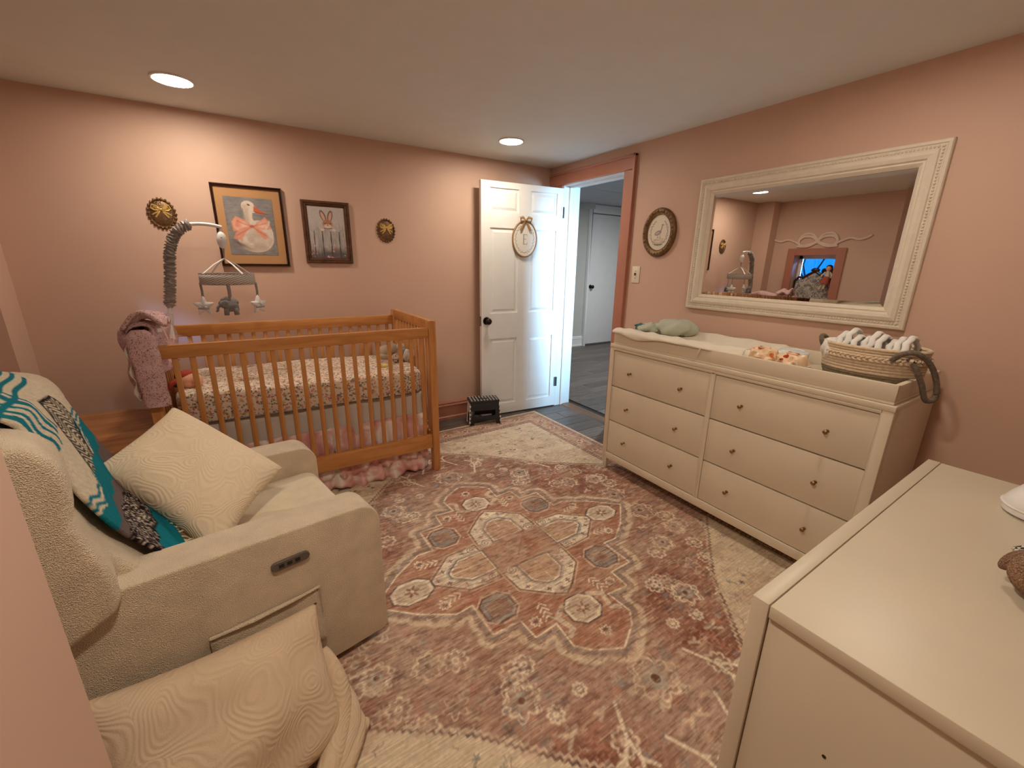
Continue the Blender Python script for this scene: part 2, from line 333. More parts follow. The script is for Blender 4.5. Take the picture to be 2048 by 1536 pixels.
def pillow(name, mat, root, TL, TR, BR, BL, th, n=34, sharp=.42, sag=0, cr=0.0, seed=1):
    TL, TR, BR, BL = map(Vector, (TL, TR, BR, BL)); nr = ((TR-BL).cross(TL-BR)).normalized()
    rs = random.Random(seed); ph = [rs.uniform(0, 6) for _ in range(6)]
    m = MB()
    for sgn in (1, -1):
        def f(u, v):
            u2, v2 = u*2-1, v*2-1
            pin = .075*(1-v2*v2)*u2*abs(u2)**1.5; pin2 = .075*(1-u2*u2)*v2*abs(v2)**1.5      # edges bow inwards between the corners
            uu, vv = (u2-pin+1)/2, (v2-pin2+1)/2
            p = (TL*(1-uu)+TR*uu)*(1-vv)+(BL*(1-uu)+BR*uu)*vv
            h = max(0, (1-u2*u2)*(1-v2*v2))**sharp*th/2
            w = cr*(math.sin(5*u2+ph[0]+3*v2)*.5+math.sin(7*v2+ph[1])*.3+math.sin(9*u2*v2+ph[2])*.4)*(1-u2*u2)*(1-v2*v2)
            return p+nr*(sgn*h+w)+Vector((0, 0, -sag*math.sin(math.pi*u)))
        m.grid(f, n, n)
    return m.build(name, mat, root, smooth=True, ang=180)

# ================================================================== THE ROOM
XB, YA, ZC, XL = 2.442, 3.253, 2.137, -1.16
fl = struct('floor', M['sub'], -1.6, 2.70, -1.6, 3.5, -.05, -.012)
hall_fl = struct('floor_hall', M['sub'], 2.70, 6.6, -.6, 5.6, -.05, -.012)
PW = .152; pm3 = [M['plankA'], M['plankB'], M['plankC']]
protos = []
for k, mt in enumerate(pm3):
    p = MB().box(0, 1.2, 0, PW-.003, -.012, 0).build('plank', mt, fl, bevel=.0015, bseg=1, local=True); protos.append(p)
def lay(parent, x0, x1, y0, y1, first):
    j = 0; y = y0; base = ROOT[parent].translation; nn = 0
    while y < y1:
        x = x0-random.random()*1.0
        while x < x1:
            a, b = max(x, x0), min(x+1.2, x1)
            if b-a > .012:
                k = random.randrange(3)
                o = protos[k] if first and protos[k] in first else None
                if o is not None: first.remove(o)
                else: o = protos[k].copy(); COL.objects.link(o)
                o.parent = parent; o.location = Vector((a, y, 0))-base; o.scale = ((b-a-.003)/1.2, 1, 1); nn += 1
            x += 1.2
        y += PW; j += 1
    return nn
first = list(protos)
lay(fl, -1.1, 2.62, -.9, 3.25, first)
lay(hall_fl, 2.70, 6.2, -.3, 5.36, [])
tag(MB().prism([(2.50, 0), (2.515, .008), (2.60, .008), (2.63, 0)], 2.36, 3.06, 'y').build('trim_1', M['brownwood'], None, smooth=False), kind='structure')

struct('ceiling', M['ceil'], -1.6, 2.60, -1.6, 3.40, ZC, ZC+.08)
struct('wall_back', M['wall'], -1.6, 2.60, YA, YA+.12, 0, ZC)
# right wall with the doorway (opening y 2.366-3.06, top 1.979)
wr = MB().box(XB, XB+.16, -1.6, 2.352, 0, ZC).box(XB, XB+.16, 2.352, 3.08, 1.993, ZC).box(XB, XB+.16, 3.08, YA, 0, ZC).build('wall_right', M['wall'], None, smooth=False); wr['kind'] = 'structure'
# left wall with window opening, pier beside it, block wall beside the camera
WY0, WY1, WZ0, WZ1 = 2.308, 2.761, .72, 1.485
wl = MB().box(XL-.16, XL, -1.6, WY0, 0, ZC).box(XL-.16, XL, WY1, 3.4, 0, ZC).box(XL-.16, XL, WY0, WY1, 0, WZ0).box(XL-.16, XL, WY0, WY1, WZ1, ZC).build('wall_left', M['wall'], None, smooth=False); wl['kind'] = 'structure'
struct('wall_pier', M['wall'], XL, -1.0, 3.04, YA, 0, ZC)
struct('wall_near', M['wall'], XL, -.290, -1.0, .765, 0, ZC)
struct('wall_rear', M['wall'], -1.6, XB, -1.12, -1.0, 0, ZC)
# hall shell
struct('wall_hall_back', M['hallw'], 2.60, 6.6, 5.36, 5.5, 0, 2.45)
struct('wall_hall_right', M['hallw'], 6.4, 6.55, -.7, 5.5, 0, 2.45)
struct('wall_hall_front', M['hallw'], 2.60, 6.6, -.75, -.6, 0, 2.45)
struct('wall_hall_left', M['hallw'], 2.48, 2.60, 3.40, 5.5, 0, 2.45)
hc = struct('ceiling_hall', M['hallc'], 2.60, 6.6, -.7, 5.5, 2.262, 2.32)
tile = None
for i in range(4):
    for j in range(5):
        a = (2.62+i*.92, .1+j*1.06)
        if tile is None: tile = MB().box(0, .905, 0, 1.045, -.012, 0).build('ceiling_panel', M['hallc'], hc, bevel=.004, bseg=1, local=True); tile.location = Vector((a[0], a[1], 2.262))-ROOT[hc].translation
        else: t2 = tile.copy(); COL.objects.link(t2); t2.location = Vector((a[0], a[1], 2.262))-ROOT[hc].translation
# door casing (terracotta) and jamb lining (white)
cs = MB().prism([(2.284, 2.04), (2.284, 2.062), (YA-.004, 2.062), (YA-.004, 1.979), (2.372, 1.979), (2.284, 1.979)], XB-.022, XB, 'x')
cs.box(XB-.022, XB, 2.284, 2.366, 0, 1.979).box(XB-.022, XB, 3.066, 3.15, 0, 1.979)
c_ = cs.build('trim_2', M['terra'], None, smooth=False, bevel=.003, bseg=1); c_['kind'] = 'structure'
cs = MB().box(XB-.03, XB-.0, 2.268, 2.286, 0, 2.078).box(XB-.03, XB, 2.268, YA-.003, 2.060, 2.078)
c_ = cs.build('trim_3', M['terra'], None, smooth=False, bevel=.003, bseg=1); c_['kind'] = 'structure'
jb = MB().box(XB-.004, 2.62, 3.064, 3.082, 0, 1.979).box(XB-.004, 2.62, 2.352, 2.368, 0, 1.979).box(XB-.004, 2.62, 2.352, 3.082, 1.975, 1.993)
jb.box(2.50, 2.53, 3.052, 3.066, 0, 1.975).box(2.50, 2.53, 2.366, 2.378, 0, 1.975).box(2.50, 2.53, 2.37, 3.06, 1.962, 1.977)
c_ = jb.build('door_frame', M['white'], None, smooth=False, bevel=.002, bseg=1); c_['kind'] = 'structure'
# baseboards
def baseboard(name, mat, horiz, a0, a1, face, sgn, h=.165):
    prof = [(0, 0), (.026, 0), (.026, .022), (.016, .03), (.016, h-.05), (.022, h-.04), (.014, h-.026), (.018, h-.016), (.006, h), (0, h)]
    P = [(face+sgn*d, z) for d, z in prof]
    o = (MB().prism([(p[0], p[1]) for p in P], a0, a1, 'y') if not horiz else MB().prism(P, a0, a1, 'x')).build(name, mat, None, smooth=False); o['kind'] = 'structure'; return o
baseboard('baseboard_back', M['terra'], True, -1.0, XB-.03, YA, -1)
baseboard('baseboard_right', M['terra'], False, -1.0, 2.268, XB, -1)
baseboard('baseboard_left', M['terra'], False, .77, 3.03, XL, 1)
baseboard('baseboard_hall', M['white'], True, 2.62, 4.80, 5.36, -1, .17)
# left window
w1 = MB().box(XL, XL+.022, WY0-.09, WY0, WZ0-.06, WZ1+.082).box(XL, XL+.022, WY1, WY1+.09, WZ0-.06, WZ1+.082).box(XL, XL+.022, WY0, WY1, WZ1, WZ1+.082).box(XL-.02, XL+.05, WY0-.1, WY1+.1, WZ0-.03, WZ0)
w1 = w1.build('window_1', M['terra'], None, smooth=False, bevel=.002, bseg=1); w1['kind'] = 'structure'
MB().box(XL-.155, XL-.125, WY0, WY0+.035, WZ0, WZ1).box(XL-.155, XL-.125, WY1-.035, WY1, WZ0, WZ1).box(XL-.155, XL-.125, WY0, WY1, WZ1-.04, WZ1).box(XL-.155, XL-.125, WY0, WY1, 1.09, 1.12).box(XL-.155, XL-.125, WY0, WY1, WZ0, WZ0+.04).build('window_sash', M['white'], w1, smooth=False)
MB().box(XL-.142, XL-.138, WY0+.03, WY1-.03, WZ0+.03, WZ1-.03).build('window_pane', M['glass'], w1, smooth=False)
rsT = random.Random(5)
tm = MB()
def limb(p, d, l, r, k):
    e = p+d*l; tm.cyl(p, e, r, r*.7, 6)
    if k == 0: return
    for _ in range(3 if k > 1 else 4):
        limb(e, (d+Vector((rsT.uniform(-.8, .8), rsT.uniform(-.9, .9), rsT.uniform(-.3, .6)))).normalized(), l*rsT.uniform(.6, .85), r*.6, k-1)
for px_, py_ in ((-4.6, 4.0), (-5.2, 5.2), (-4.2, 5.8)): limb(Vector((px_, py_, -.6)), Vector((0, .05, 1)), 1.0, .05, 6)
tag(tm.build('bare_trees', M['bark'], None), 'dark bare branches outside the small window, seen in the mirror', 'tree', kind='stuff')

# ================================================================== DOORS
def panel_door(root, xs, zs, x0, x1, z0, z1, yf, th, mat, sgn=1):
    """stiles and rails with recessed, raised panels. Front face at y = yf, facing +y*sgn (local)"""
    fx = [x0]+[v for p in xs for v in p]+[x1]; m = MB(); d = .009
    ya, yb = sorted((yf, yf-sgn*th))
    for a, b in ((x0, xs[0][0]), (xs[0][1], xs[1][0]), (xs[1][1], x1)) if len(xs) == 2 else ((x0, xs[0][0]), (xs[0][1], x1)): m.box(a, b, ya, yb, z0, z1)
    zz = [z0]+[v for p in zs for v in p]+[z1]
    for p in xs:
        for i in range(0, len(zz), 2): m.box(p[0], p[1], ya, yb, zz[i], zz[i+1])
    m.build('door_frame_rails', mat, root, smooth=False, local=True)
    for p in xs:
        for q in zs:
            a, b, c, e = p[0], p[1], q[0], q[1]; k = .035; y1_ = yf-sgn*d; y2_ = yf-sgn*.003
            vs = [(a, y1_, c), (b, y1_, c), (b, y1_, e), (a, y1_, e), (a+k*.45, y1_, c+k*.45), (b-k*.45, y1_, c+k*.45), (b-k*.45, y1_, e-k*.45), (a+k*.45, y1_, e-k*.45), (a+k, y2_, c+k), (b-k, y2_, c+k), (b-k, y2_, e-k), (a+k, y2_, e-k)]
            fs = [(0, 1, 5, 4), (1, 2, 6, 5), (2, 3, 7, 6), (3, 0, 4, 7), (4, 5, 9, 8), (5, 6, 10, 9), (6, 7, 11, 10), (7, 4, 8, 11), (8, 9, 10, 11)]
            MB().faces(vs, fs).build('door_panel', mat, root, smooth=False, local=True)
def knob(root, x, y, z, sgn, mat, r=.027, out=.06, nm='door_knob'):
    m = MB().cyl((x, y, z), (x, y+sgn*.007, z), .033, .030, 24).cyl((x, y+sgn*.006, z), (x, y+sgn*(out-.02), z), .011, .011, 14)
    m.ell((x, y+sgn*(out-.012), z), (r, .019, r), 20, 12); return m.build(nm, mat, root, local=True)
ang = math.atan2(.065, -.765)
d1 = thing('door_1', None, None, (2.433, 3.058, 0), ang); d1['kind'] = 'structure'
XS = [(.060, .322), (.430, .690)]; ZS = [(.106, .705), (.922, 1.608), (1.728, 1.905)]
panel_door(d1, XS, ZS, 0, .768, .012, 1.952, 0, .036, M['white'], 1)
knob(d1, .722, 0, .862, 1, M['knobdark']); knob(d1, .722, -.036, .862, -1, M['knobdark'], out=.045)
MB().box(.767, .772, -.028, -.008, .82, .90).build('latch_plate', M['steel'], d1, local=True)
for z in (.25, 1.76): MB().cyl((-.004, .006, z-.045), (-.004, .006, z+.045), .006, seg=8).box(-.003, .02, .0, .003, z-.045, z+.045).build('hinge', M['steel'], d1, local=True)
d2 = thing('door_2', None, None, (4.80, 5.34, 0), 0); d2['kind'] = 'structure'
MB().box(.02, .80, -.02, 0, .03, 2.105).build('door_slab', M['white'], d2, bevel=.003, local=True)
MB().box(-.02, .02, -.045, .015, 0, 2.24).box(.80, .92, -.045, .015, 0, 2.24).box(.02, .80, -.045, .015, 2.12, 2.24).build('door_casing', M['white'], d2, bevel=.003, local=True)
knob(d2, .075, -.02, .985, -1, M['knobdark'], .03, .07)
MB().box(.775, .795, -.028, -.018, .4, .48).build('hinge', M['steel'], d2, local=True)
# thin picture rail and corner block of the hall
tag(MB().box(4.84, 6.3, 5.31, 5.36, 2.235, 2.262).box(4.66, 4.83, 5.27, 5.36, 2.17, 2.262).build('trim_4', M['hallw'], None, smooth=False), kind='structure')

# ================================================================== CEILING LIGHTS
POW = [.95, .88, .70, 1.5]  # fourth lamp is assumed, out of view, and raised as fill
lights = [((1.69, 2.724), 'round white downlight glowing in the ceiling above the open door'), ((-.146, 2.785), 'round white downlight glowing in the ceiling above the crib, leftmost'),
          ((1.70, .66), 'round white downlight above the long cream dresser'), ((.08, .55), 'added unseen downlight in the ceiling over the camera, used as fill')]
for (x, y), lb in lights:
    k_ = [q[0] for q in lights].index((x, y))
    t = thing('ceiling_light', lb, 'light', (x, y, ZC), 0)
    MB().grid(lambda u, v: (x+[.088, .086, .078, .076][int(round(v*3))]*math.cos(2*math.pi*u), y+[.088, .086, .078, .076][int(round(v*3))]*math.sin(2*math.pi*u), ZC-[0, .006, .008, .004][int(round(v*3))]), 40, 4, cu=True).build('trim_ring', M['lampring'], t)
    MB().cyl((x, y, ZC-.005), (x, y, ZC-.0035), .0765, seg=40).build('diffuser', emit('lit_diffuser', LAMP_C, LAMP_E*POW[k_]), t, smooth=False)

# ================================================================== RUG
def make_rug():
    th = R_(1.3); C = np.array([.975, 1.442]); st = .004
    u = np.arange(-1.208, 1.2321, st); v = np.arange(-1.497, 1.5531, st); U, V = np.meshgrid(u, v, indexing='ij')
    bx, by = U-.012, V-.028          # coordinates about the rug's own middle (border), U,V about the medallion
    A, B = np.abs(U), np.abs(V)
    n1 = vnoise(U, V, 9, 1); n2 = vnoise(U, V*3, 38, 2); n3 = vnoise(U, V, 150, 3); n4 = vnoise(U, V, 24, 4); n5 = vnoise(U*.35, V*9, 60, 5); n6 = vnoise(U, V, 3.2, 6)
    rust, rust2, pinkb, cream, cream2 = LC(166, 122, 106), LC(142, 94, 80), LC(186, 154, 138), LC(232, 212, 190), LC(212, 188, 166)
    blue, dark, brown = LC(146, 144, 142), LC(98, 88, 90), LC(122, 90, 76)
    img = over(np.ones(U.shape+(3,))*rust, rust2, np.clip(n1*1.3-.2, 0, 1)); img = over(img, pinkb, np.clip(n6*1.7-.5, 0, 1)*.85); n7 = vnoise(U, V, 60, 7); n8 = vnoise(U, V, 17, 8); n9 = vnoise(U, V, 90, 9)
    for q_, c_, a_ in ((.60, dark, .5), (.36, LC(196, 168, 146), .7), (.50, blue, .4)): img = over(img, c_, np.clip(1-np.abs(n7*.6+n8*.4-q_)*26, 0, 1)*a_*np.clip(n9*2-.5, 0, 1))
    # scattered palmettes, mirrored in both axes, with broken outlines
    rs = np.random.RandomState(11)
    def motif(img, cx, cy, r, kind, a=1.0):
        x, y = A-cx, B-cy; rr = np.hypot(x, y); ang_ = np.arctan2(y, x); sel = rr < r*2.2
        if kind == 0:
            d = rr-r*(1+.28*np.cos(6*ang_)); img = over(img, cream2, sm(np.abs(d)-.0035, .005)*sel*a); img = over(img, blue, sm(rr-r*.55, .008)*sel*.5*a); img = over(img, brown, sm(rr-r*.22, .006)*sel*a)
        elif kind == 1:
            d = rr-r*(1+.4*np.abs(np.sin(4*ang_))); img = over(img, cream, sm(np.abs(d)-.005, .006)*sel*.9*a); img = over(img, cream2, sm(rr-r*.7, .01)*sel*.55*a); img = over(img, cream, sm(np.abs(rr-r*.35)-.003, .005)*sel*a)
        elif kind == 2:
            d = np.minimum(sd_seg(x, y, -r, -r*.3, 0, r*.2), np.minimum(sd_seg(x, y, 0, r*.2, r*.9, r*.9), sd_seg(x, y, 0, r*.2, r, -.4*r))); img = over(img, cream2, sm(d-.006, .006)*a)
        else:
            d = rr-r*(.7+.3*np.cos(5*ang_+1)); img = over(img, [blue, cream2, dark, LC(196, 140, 120)][rs.randint(4)], sm(d, .012)*sel*.65*a)
        return img
    for k in range(330):
        cx, cy = rs.rand()*1.0, rs.rand()*1.22; img = motif(img, cx, cy, rs.uniform(.010, .030), 3, .8)
    for k in range(64):
        cx, cy = rs.rand()*1.0, rs.rand()*1.22; img = motif(img, cx, cy, rs.uniform(.014, .034), rs.choice([0, 1, 2]), .9)
    # coral branches
    def branch(img, ox, oy, s_, fl=1):
        L = [[(0, 0), (.03, .06), (.035, .13)], [(.03, .06), (.085, .10), (.12, .155)], [(.035, .13), (.0, .175)], [(.035, .13), (.065, .18)], [(.085, .10), (.14, .105)], [(.0, 0), (-.03, -.06)]]
        for l in L: img = over(img, cream, sm(sd_line(A, B, [(ox+fl*a_*s_, oy+b_*s_) for a_, b_ in l])-.007*s_, .006)*.95)
        return img
    img = branch(img, .20, .83, .8); img = branch(img, .62, .62, .7, -1); img = branch(img, .10, .98, .75, -1)
    for cx, cy, r in ((0, .80, .055), (.42, .62, .04), (.75, .10, .05), (.78, .30, .035), (.32, .98, .04), (.62, .35, .035)): img = motif(img, cx, cy, r, 1); img = motif(img, cx, cy, r*1.35, 0)
    wob = (n4-.5)*.018+(n3-.5)*.008
    # medallion: pale stepped outline, red ground
    O = [(0, .655), (.10, .60), (.14, .555), (.13, .44), (.235, .45), (.24, .355), (.36, .355), (.36, .19), (.44, .195), (.56, .12), (.69, .0), (.69, -.1), (0, -.1)]
    dO = sd_poly(A, B, O)
    img = over(img, LC(176, 140, 118), sm(dO-.085+wob, .02)*.55); img = over(img, cream2, sm(np.abs(dO-.052+wob)-.012, .01)*.95)
    img = over(img, blue*.95, sm(np.abs(dO-.024+wob*.3)-.005, .006)*.7); img = over(img, cream, sm(np.abs(dO-.008)-.0035, .004))
    red = LC(174, 122, 102); img = over(img, red, sm(dO, .006)*.95); img = over(img, LC(190, 148, 126), sm(dO, .006)*np.clip(n1*1.6-.55, 0, .85))
    # little fish-bone leaves
    def leaf(img, ox, oy, dx, dy, s_=.045):
        for k in range(4):
            p = (ox+dx*s_*k*.5, oy+dy*s_*k*.5); q1 = (p[0]+(dx-dy)*s_*.42, p[1]+(dy+dx)*s_*.42); q2 = (p[0]+(dx+dy)*s_*.42, p[1]+(dy-dx)*s_*.42)
            img = over(img, cream, sm(np.minimum(sd_seg(A, B, *p, *q1), sd_seg(A, B, *p, *q2))-.0035, .004))
        return img
    img = leaf(img, .135, .335, .15, 1); img = leaf(img, .38, .115, 1, .12); img = leaf(img, .20, .21, -.0, .0001)
    # corner blue boxes
    dB = np.maximum(np.maximum(np.abs(A-.285), np.abs(B-.262))-.062, (np.abs(A-.285)+np.abs(B-.262))-.098)
    img = over(img, cream2, sm(np.abs(dB-.017)-.004, .005)); img = over(img, dark, sm(np.abs(dB-.004)-.004, .004)*.8); img = over(img, LC(158, 148, 140), sm(dB, .005)); img = over(img, LC(160, 118, 100), sm(np.maximum(np.abs(A-.285), np.abs(B-.262))-.040+wob, .012)*.75); img = over(img, LC(116, 110, 116), sm(np.abs(np.maximum(np.abs(A-.285), np.abs(B-.262))-.046+wob*.2)-.002, .004)*.7)
    # four pale hexagon lobes with hooks
    def lobe(img, P, hooks, inner):
        d = sd_poly(A, B, P); img = over(img, LC(208, 178, 150), sm(np.abs(d-.012)-.003, .004)); img = over(img, dark, sm(np.abs(d-.002)-.0025, .004)*.9); img = over(img, cream, sm(d+.001, .004))
        din = sd_poly(A, B, inner); img = over(img, dark, sm(np.abs(din)-.0035, .004)*.85); img = over(img, cream, sm(np.abs(din+.008)-.004, .004)); img = over(img, LC(196, 158, 132), sm(din+.013, .004)*.9); img = over(img, blue, sm(np.abs(din-.008)-.004, .004)*.6)
        for hx, hy, r in hooks:
            rr = np.hypot(A-hx, B-hy); img = over(img, cream, sm(rr-r*1.25, .004)); img = over(img, dark, sm(np.abs(rr-r)-.0022, .003)*.9*(np.arctan2(B-hy, A-hx) > -2.4)); img = over(img, dark, sm(np.abs(rr-r*.45)-.002, .003)*.9)
        return img
    P1 = [(-.01, .355), (.05, .32), (.155, .228), (.165, .115), (-.01, .115)]; img = lobe(img, P1, [(.125, .112, .022)], [(-.01, .27), (.035, .262), (.085, .215), (.09, .10), (-.01, .10)])
    P2 = [(.455, -.01), (.455, .01), (.33, .118), (.185, .125), (.185, -.01)]; img = lobe(img, P2, [(.212, .105, .02)], [(.375, -.01), (.37, .02), (.30, .075), (.17, .075), (.17, -.01)])
    for cx, cy in ((.05, .295), (.12, .235), (.125, .165), (.39, .04), (.33, .085), (.26, .10), (.0, .32), (.43, .0)):
        x, y = A-cx, B-cy; rr = np.hypot(x, y); img = over(img, LC(140, 110, 100), sm(rr-.0085*(1+.5*np.cos(4*np.arctan2(y, x))), .004)*.9)
    fade = sm(np.hypot(A*.9, B)-.21+wob*4, .16)*np.clip(n8*1.2+.1, 0, 1); img = over(img, LC(190, 154, 132), fade*.85); img = over(img, dark, sm(np.abs(A-B*.9)-.004, .006)*sm(np.hypot(U, V)-.06, .01)*.5)
    # end medallions with leaf
    for (cx, cy, rx, ry) in ((0, .445, .072, .066), (.545, 0, .085, .062)):
        d = np.maximum(np.maximum(np.abs(A-cx)/rx, np.abs(B-cy)/ry)-1, (np.abs(A-cx)/rx+np.abs(B-cy)/ry-1.45)*.7)*.066
        img = over(img, dark, sm(np.abs(d-.003)-.004, .004)*.9); img = over(img, cream, sm(d, .004)); img = over(img, cream2*.92, sm(d+.012, .004)); x, y = A-cx, B-cy; rr = np.hypot(x, y)
        img = over(img, LC(150, 108, 92), sm(rr-.022*(1+.55*np.cos(6*np.arctan2(y, x))), .004)*.9); img = over(img, cream, sm(rr-.008, .004))
    for cx, cy in ((0, .572), (.2, .40), (.46, .14)):
        x, y = A-cx, B-cy; rr = np.hypot(x, y); img = over(img, cream, sm(np.abs(rr-.019*(1+.2*np.cos(8*np.arctan2(y, x))))-.004, .004)); img = over(img, dark, sm(rr-.009, .004)*.7)
    img = over(img, cream2, sm(np.abs(sd_line(A, B, [(.07, .40), (.12, .43), (.10, .50), (.13, .52)]))-.011, .005)); 
    # corner spandrels, cream with small sprigs
    sp = (1.0-np.abs(bx))*.545/.60+(1.21-np.abs(by))-.86
    S = [(1.02, .355), (.86, .47), (.74, .555), (.60, .66), (.47, .80), (.36, .92), (.22, 1.03), (.08, 1.14), (.02, 1.22), (.02, 1.3), (1.06, 1.3)]
    dS = sd_poly(np.abs(bx), np.abs(by), S); ser = .004*np.sin((np.abs(bx)-np.abs(by))*190)
    img = over(img, LC(212, 190, 166), sm(dS+.004+ser, .006)); img = over(img, dark, sm(np.abs(dS+ser)-.0025, .004)*.65); img = over(img, cream2, sm(np.abs(dS-.012+ser)-.005, .005)*.8)
    ins = sm(dS+.03, .01)
    for k in range(150):
        cx, cy = rs.rand()*1.0, .36+rs.rand()*.9; a0 = rs.rand()*6.28; l = rs.uniform(.02, .055); x, y = np.abs(bx)-cx, np.abs(by)-cy
        px_, py_ = l*math.cos(a0), l*math.sin(a0); mx_, my_ = px_*.5-py_*.35, py_*.5+px_*.35
        sel = (np.abs(x) < .09) & (np.abs(y) < .09)
        img = over(img, LC(136, 112, 104), sm(sd_line(x, y, [(0, 0), (mx_, my_), (px_, py_)])-.0016, .004)*ins*sel*.8)
        if k % 2: rr = np.hypot(x-px_, y-py_); img = over(img, [LC(168, 116, 100), dark, LC(140, 140, 130)][k % 3], sm(rr-.010*(1+.4*np.cos(5*np.arctan2(y-py_, x-px_)+k)), .004)*ins*.85)
    # border bands
    e = np.minimum(1.22-np.abs(bx), 1.525-np.abs(by)); tpos = np.where(1.22-np.abs(bx) < 1.525-np.abs(by), by, bx)
    inb = sm(e-.215, .006)
    band = over(np.ones(U.shape+(3,))*LC(200, 168, 146), LC(176, 130, 116), np.clip(n4*2.2-1.0, 0, .9)); tt = np.mod(tpos, .17)-.085; q = e-.125
    rr = np.hypot(tt, q); an = np.arctan2(q, tt); band = over(band, LC(168, 116, 104), sm(rr-.034*(1+.25*np.cos(8*an)), .006)*.8); band = over(band, cream, sm(np.abs(rr-.022)-.004, .005)); band = over(band, dark, sm(rr-.008, .004)*.7)
    band = over(band, LC(140, 108, 102), sm(np.abs(q-.030*np.sin(tpos*37))-.0022, .005)*.75); band = over(band, LC(150, 112, 108), sm(np.hypot(np.mod(tpos, .034)-.017, q+.040)-.006, .005)*.7)
    for c0, w_ in ((.048, .013), (.200, .014)):
        band = over(band, LC(150, 118, 112), sm(np.abs(e-c0)-w_, .004)); band = over(band, LC(206, 182, 158), sm(np.hypot(np.mod(tpos, .022)-.011, e-c0)-.0055, .005)); band = over(band, LC(112, 90, 92), sm(np.abs(np.abs(e-c0)-w_)-.0015, .003)*.8)
    img = over(img, band, inb) if False else img*(1-inb[..., None])+band*inb[..., None]
    img = over(img, LC(214, 190, 168), sm(e-.026, .005)); 
    # wear: streaks of the weave run along the rug's width, plus speckle
    er = np.clip((n8*.5+n4*.35+n9*.35-.62)*5, 0, .6); img = over(img, LC(180, 146, 128), er*.75*(e > .03)); thr_ = np.clip((vnoise(U*.25, V*14, 40, 21)-.5)*3, -1, 1); img = img*(1+.13*thr_[..., None])*(.94+.12*n2[..., None]); img = over(img, LC(204, 178, 156), np.clip((n5*.7+n2*.6-.84)*4, 0, .55)); img = over(img, LC(120, 84, 72), np.clip((.42-n5*.6-n2*.5)*5, 0, .5)*(dS > 0)); img = img*(.9+.2*n3[..., None])
    c, s_ = math.cos(th), math.sin(th); img = (img-.22)*1.12+.22; img = img*1.08*np.array([.94, 1.0, .99]); X = C[0]+U*c-V*s_; Y = C[1]+U*s_+V*c
    Z = .009-.006*np.clip(1-e/.006, 0, 1)
    t = thing('area_rug', 'large faded rust and cream rug with a central geometric medallion', 'rug', (C[0], C[1], 0), 0)
    fast_grid('rug_pile', np.stack([X, Y, Z], -1), img, painted('rug_dye', .95, .1, .5, 420.0, (26, 300, 1)), t)
    cor = [(-1.208, -1.497), (1.232, -1.497), (1.232, 1.553), (-1.208, 1.553)]
    P = [(C[0]+a*c-b*s_, C[1]+a*s_+b*c) for a, b in cor]
    MB().hexa([(*p, .001) for p in P]+[(*p, .003) for p in P]).build('rug_backing', M['creamc'], t, smooth=False)
make_rug()

# ================================================================== CRIB
cr = thing('crib', 'honey coloured wooden crib with slatted sides along the back wall', 'crib', (.28, 2.76, 0))
CX0, CX1, CY0, CY1 = -.425, .957, 2.376, 3.135
for x in (CX0, CX1-.045):
    for y in (CY0, CY1-.05): box('leg', M['cribv'], x, x+.045, y, y+.05, .004 if x < 0 else .010, .995, cr, .003)
def rail(nm, *b): return box(nm, M['crib'], *b, cr, .004)
xa, xb = CX0+.045, CX1-.045
rail('front_top_rail', xa, xb, CY0+.008, CY0+.034, .893, .955); rail('front_bottom_rail', xa, xb, CY0+.008, CY0+.034, .172, .268)
rail('back_top_rail', xa, xb, CY1-.034, CY1-.008, .888, .955); rail('back_bottom_rail', xa, xb, CY1-.034, CY1-.008, .172, .268)
for x, n in ((CX0+.006, 'left'), (CX1-.038, 'right')):
    rail('end_top_rail', x, x+.032, CY0+.05, CY1-.05, .935, .995); rail('end_bottom_rail', x, x+.032, CY0+.05, CY1-.05, .172, .268)
sl = MB().box(-.0115, .0115, -.006, .006, 0, .629).build('slat', M['cribv'], cr, bevel=.004, local=True); k0 = ROOT[cr].translation
sl.location = Vector((-.304, CY0+.021, .266))-k0
for i in range(1, 19): c = piece(sl, cr); c.location = Vector((-.304+i*.0652, CY0+.021, .266))-k0
for i in range(19): c = piece(sl, cr); c.location = Vector((-.304+i*.0652, CY1-.021, .266))-k0
sl2 = MB().box(-.006, .006, -.0115, .0115, 0, .671).build('slat', M['cribv'], cr, bevel=.004, local=True); sl2.location = Vector((CX1-.022, 2.49, .266))-k0
for i in range(10):
    for x in (CX1-.022, CX0+.022):
        if i == 0 and x > 0: continue
        c = piece(sl2, cr); c.location = Vector((x, 2.49+i*.0592, .266))-k0
def rr_pts(cx, cy, hx, hy, n=64, p=8):
    out = []
    for i in range(n):
        a = 2*math.pi*i/n; c_, s_ = math.cos(a), math.sin(a)
        out.append((cx+hx*math.copysign(abs(c_)**(2/p), c_), cy+hy*math.copysign(abs(s_)**(2/p), s_)))
    return out
mt = thing('crib_mattress', 'crib mattress in a small floral print fitted sheet inside the crib', 'mattress', (.275, 2.757, .55))
def mattress():
    zs = [(.545, .985), (.552, 1.0), (.66, 1.0), (.685, .993), (.697, .975), (.702, .93), (.704, .5), (.704, .02)]
    m = MB(); ring = []
    vs = []
    for z, f in zs:
        for (x, y) in rr_pts(.275, 2.757, .628*(f if f > .9 else f), .318*f, 96, 9): vs.append((x, y, z-.022*max(0, (x+.35)/1.25)*(1 if z > .6 else .5)+.004*math.sin(9*x+14*y)*(z > .69)))
    n = 96; fs = [(i*n+j, i*n+(j+1) % n, (i+1)*n+(j+1) % n, (i+1)*n+j) for i in range(len(zs)-1) for j in range(n)]+[tuple(range(n-1, -1, -1)), tuple((len(zs)-1)*n+j for j in range(n))]
    return m.faces(vs, fs)
mattress().build('fitted_sheet', M['sheet'], mt, ang=180)
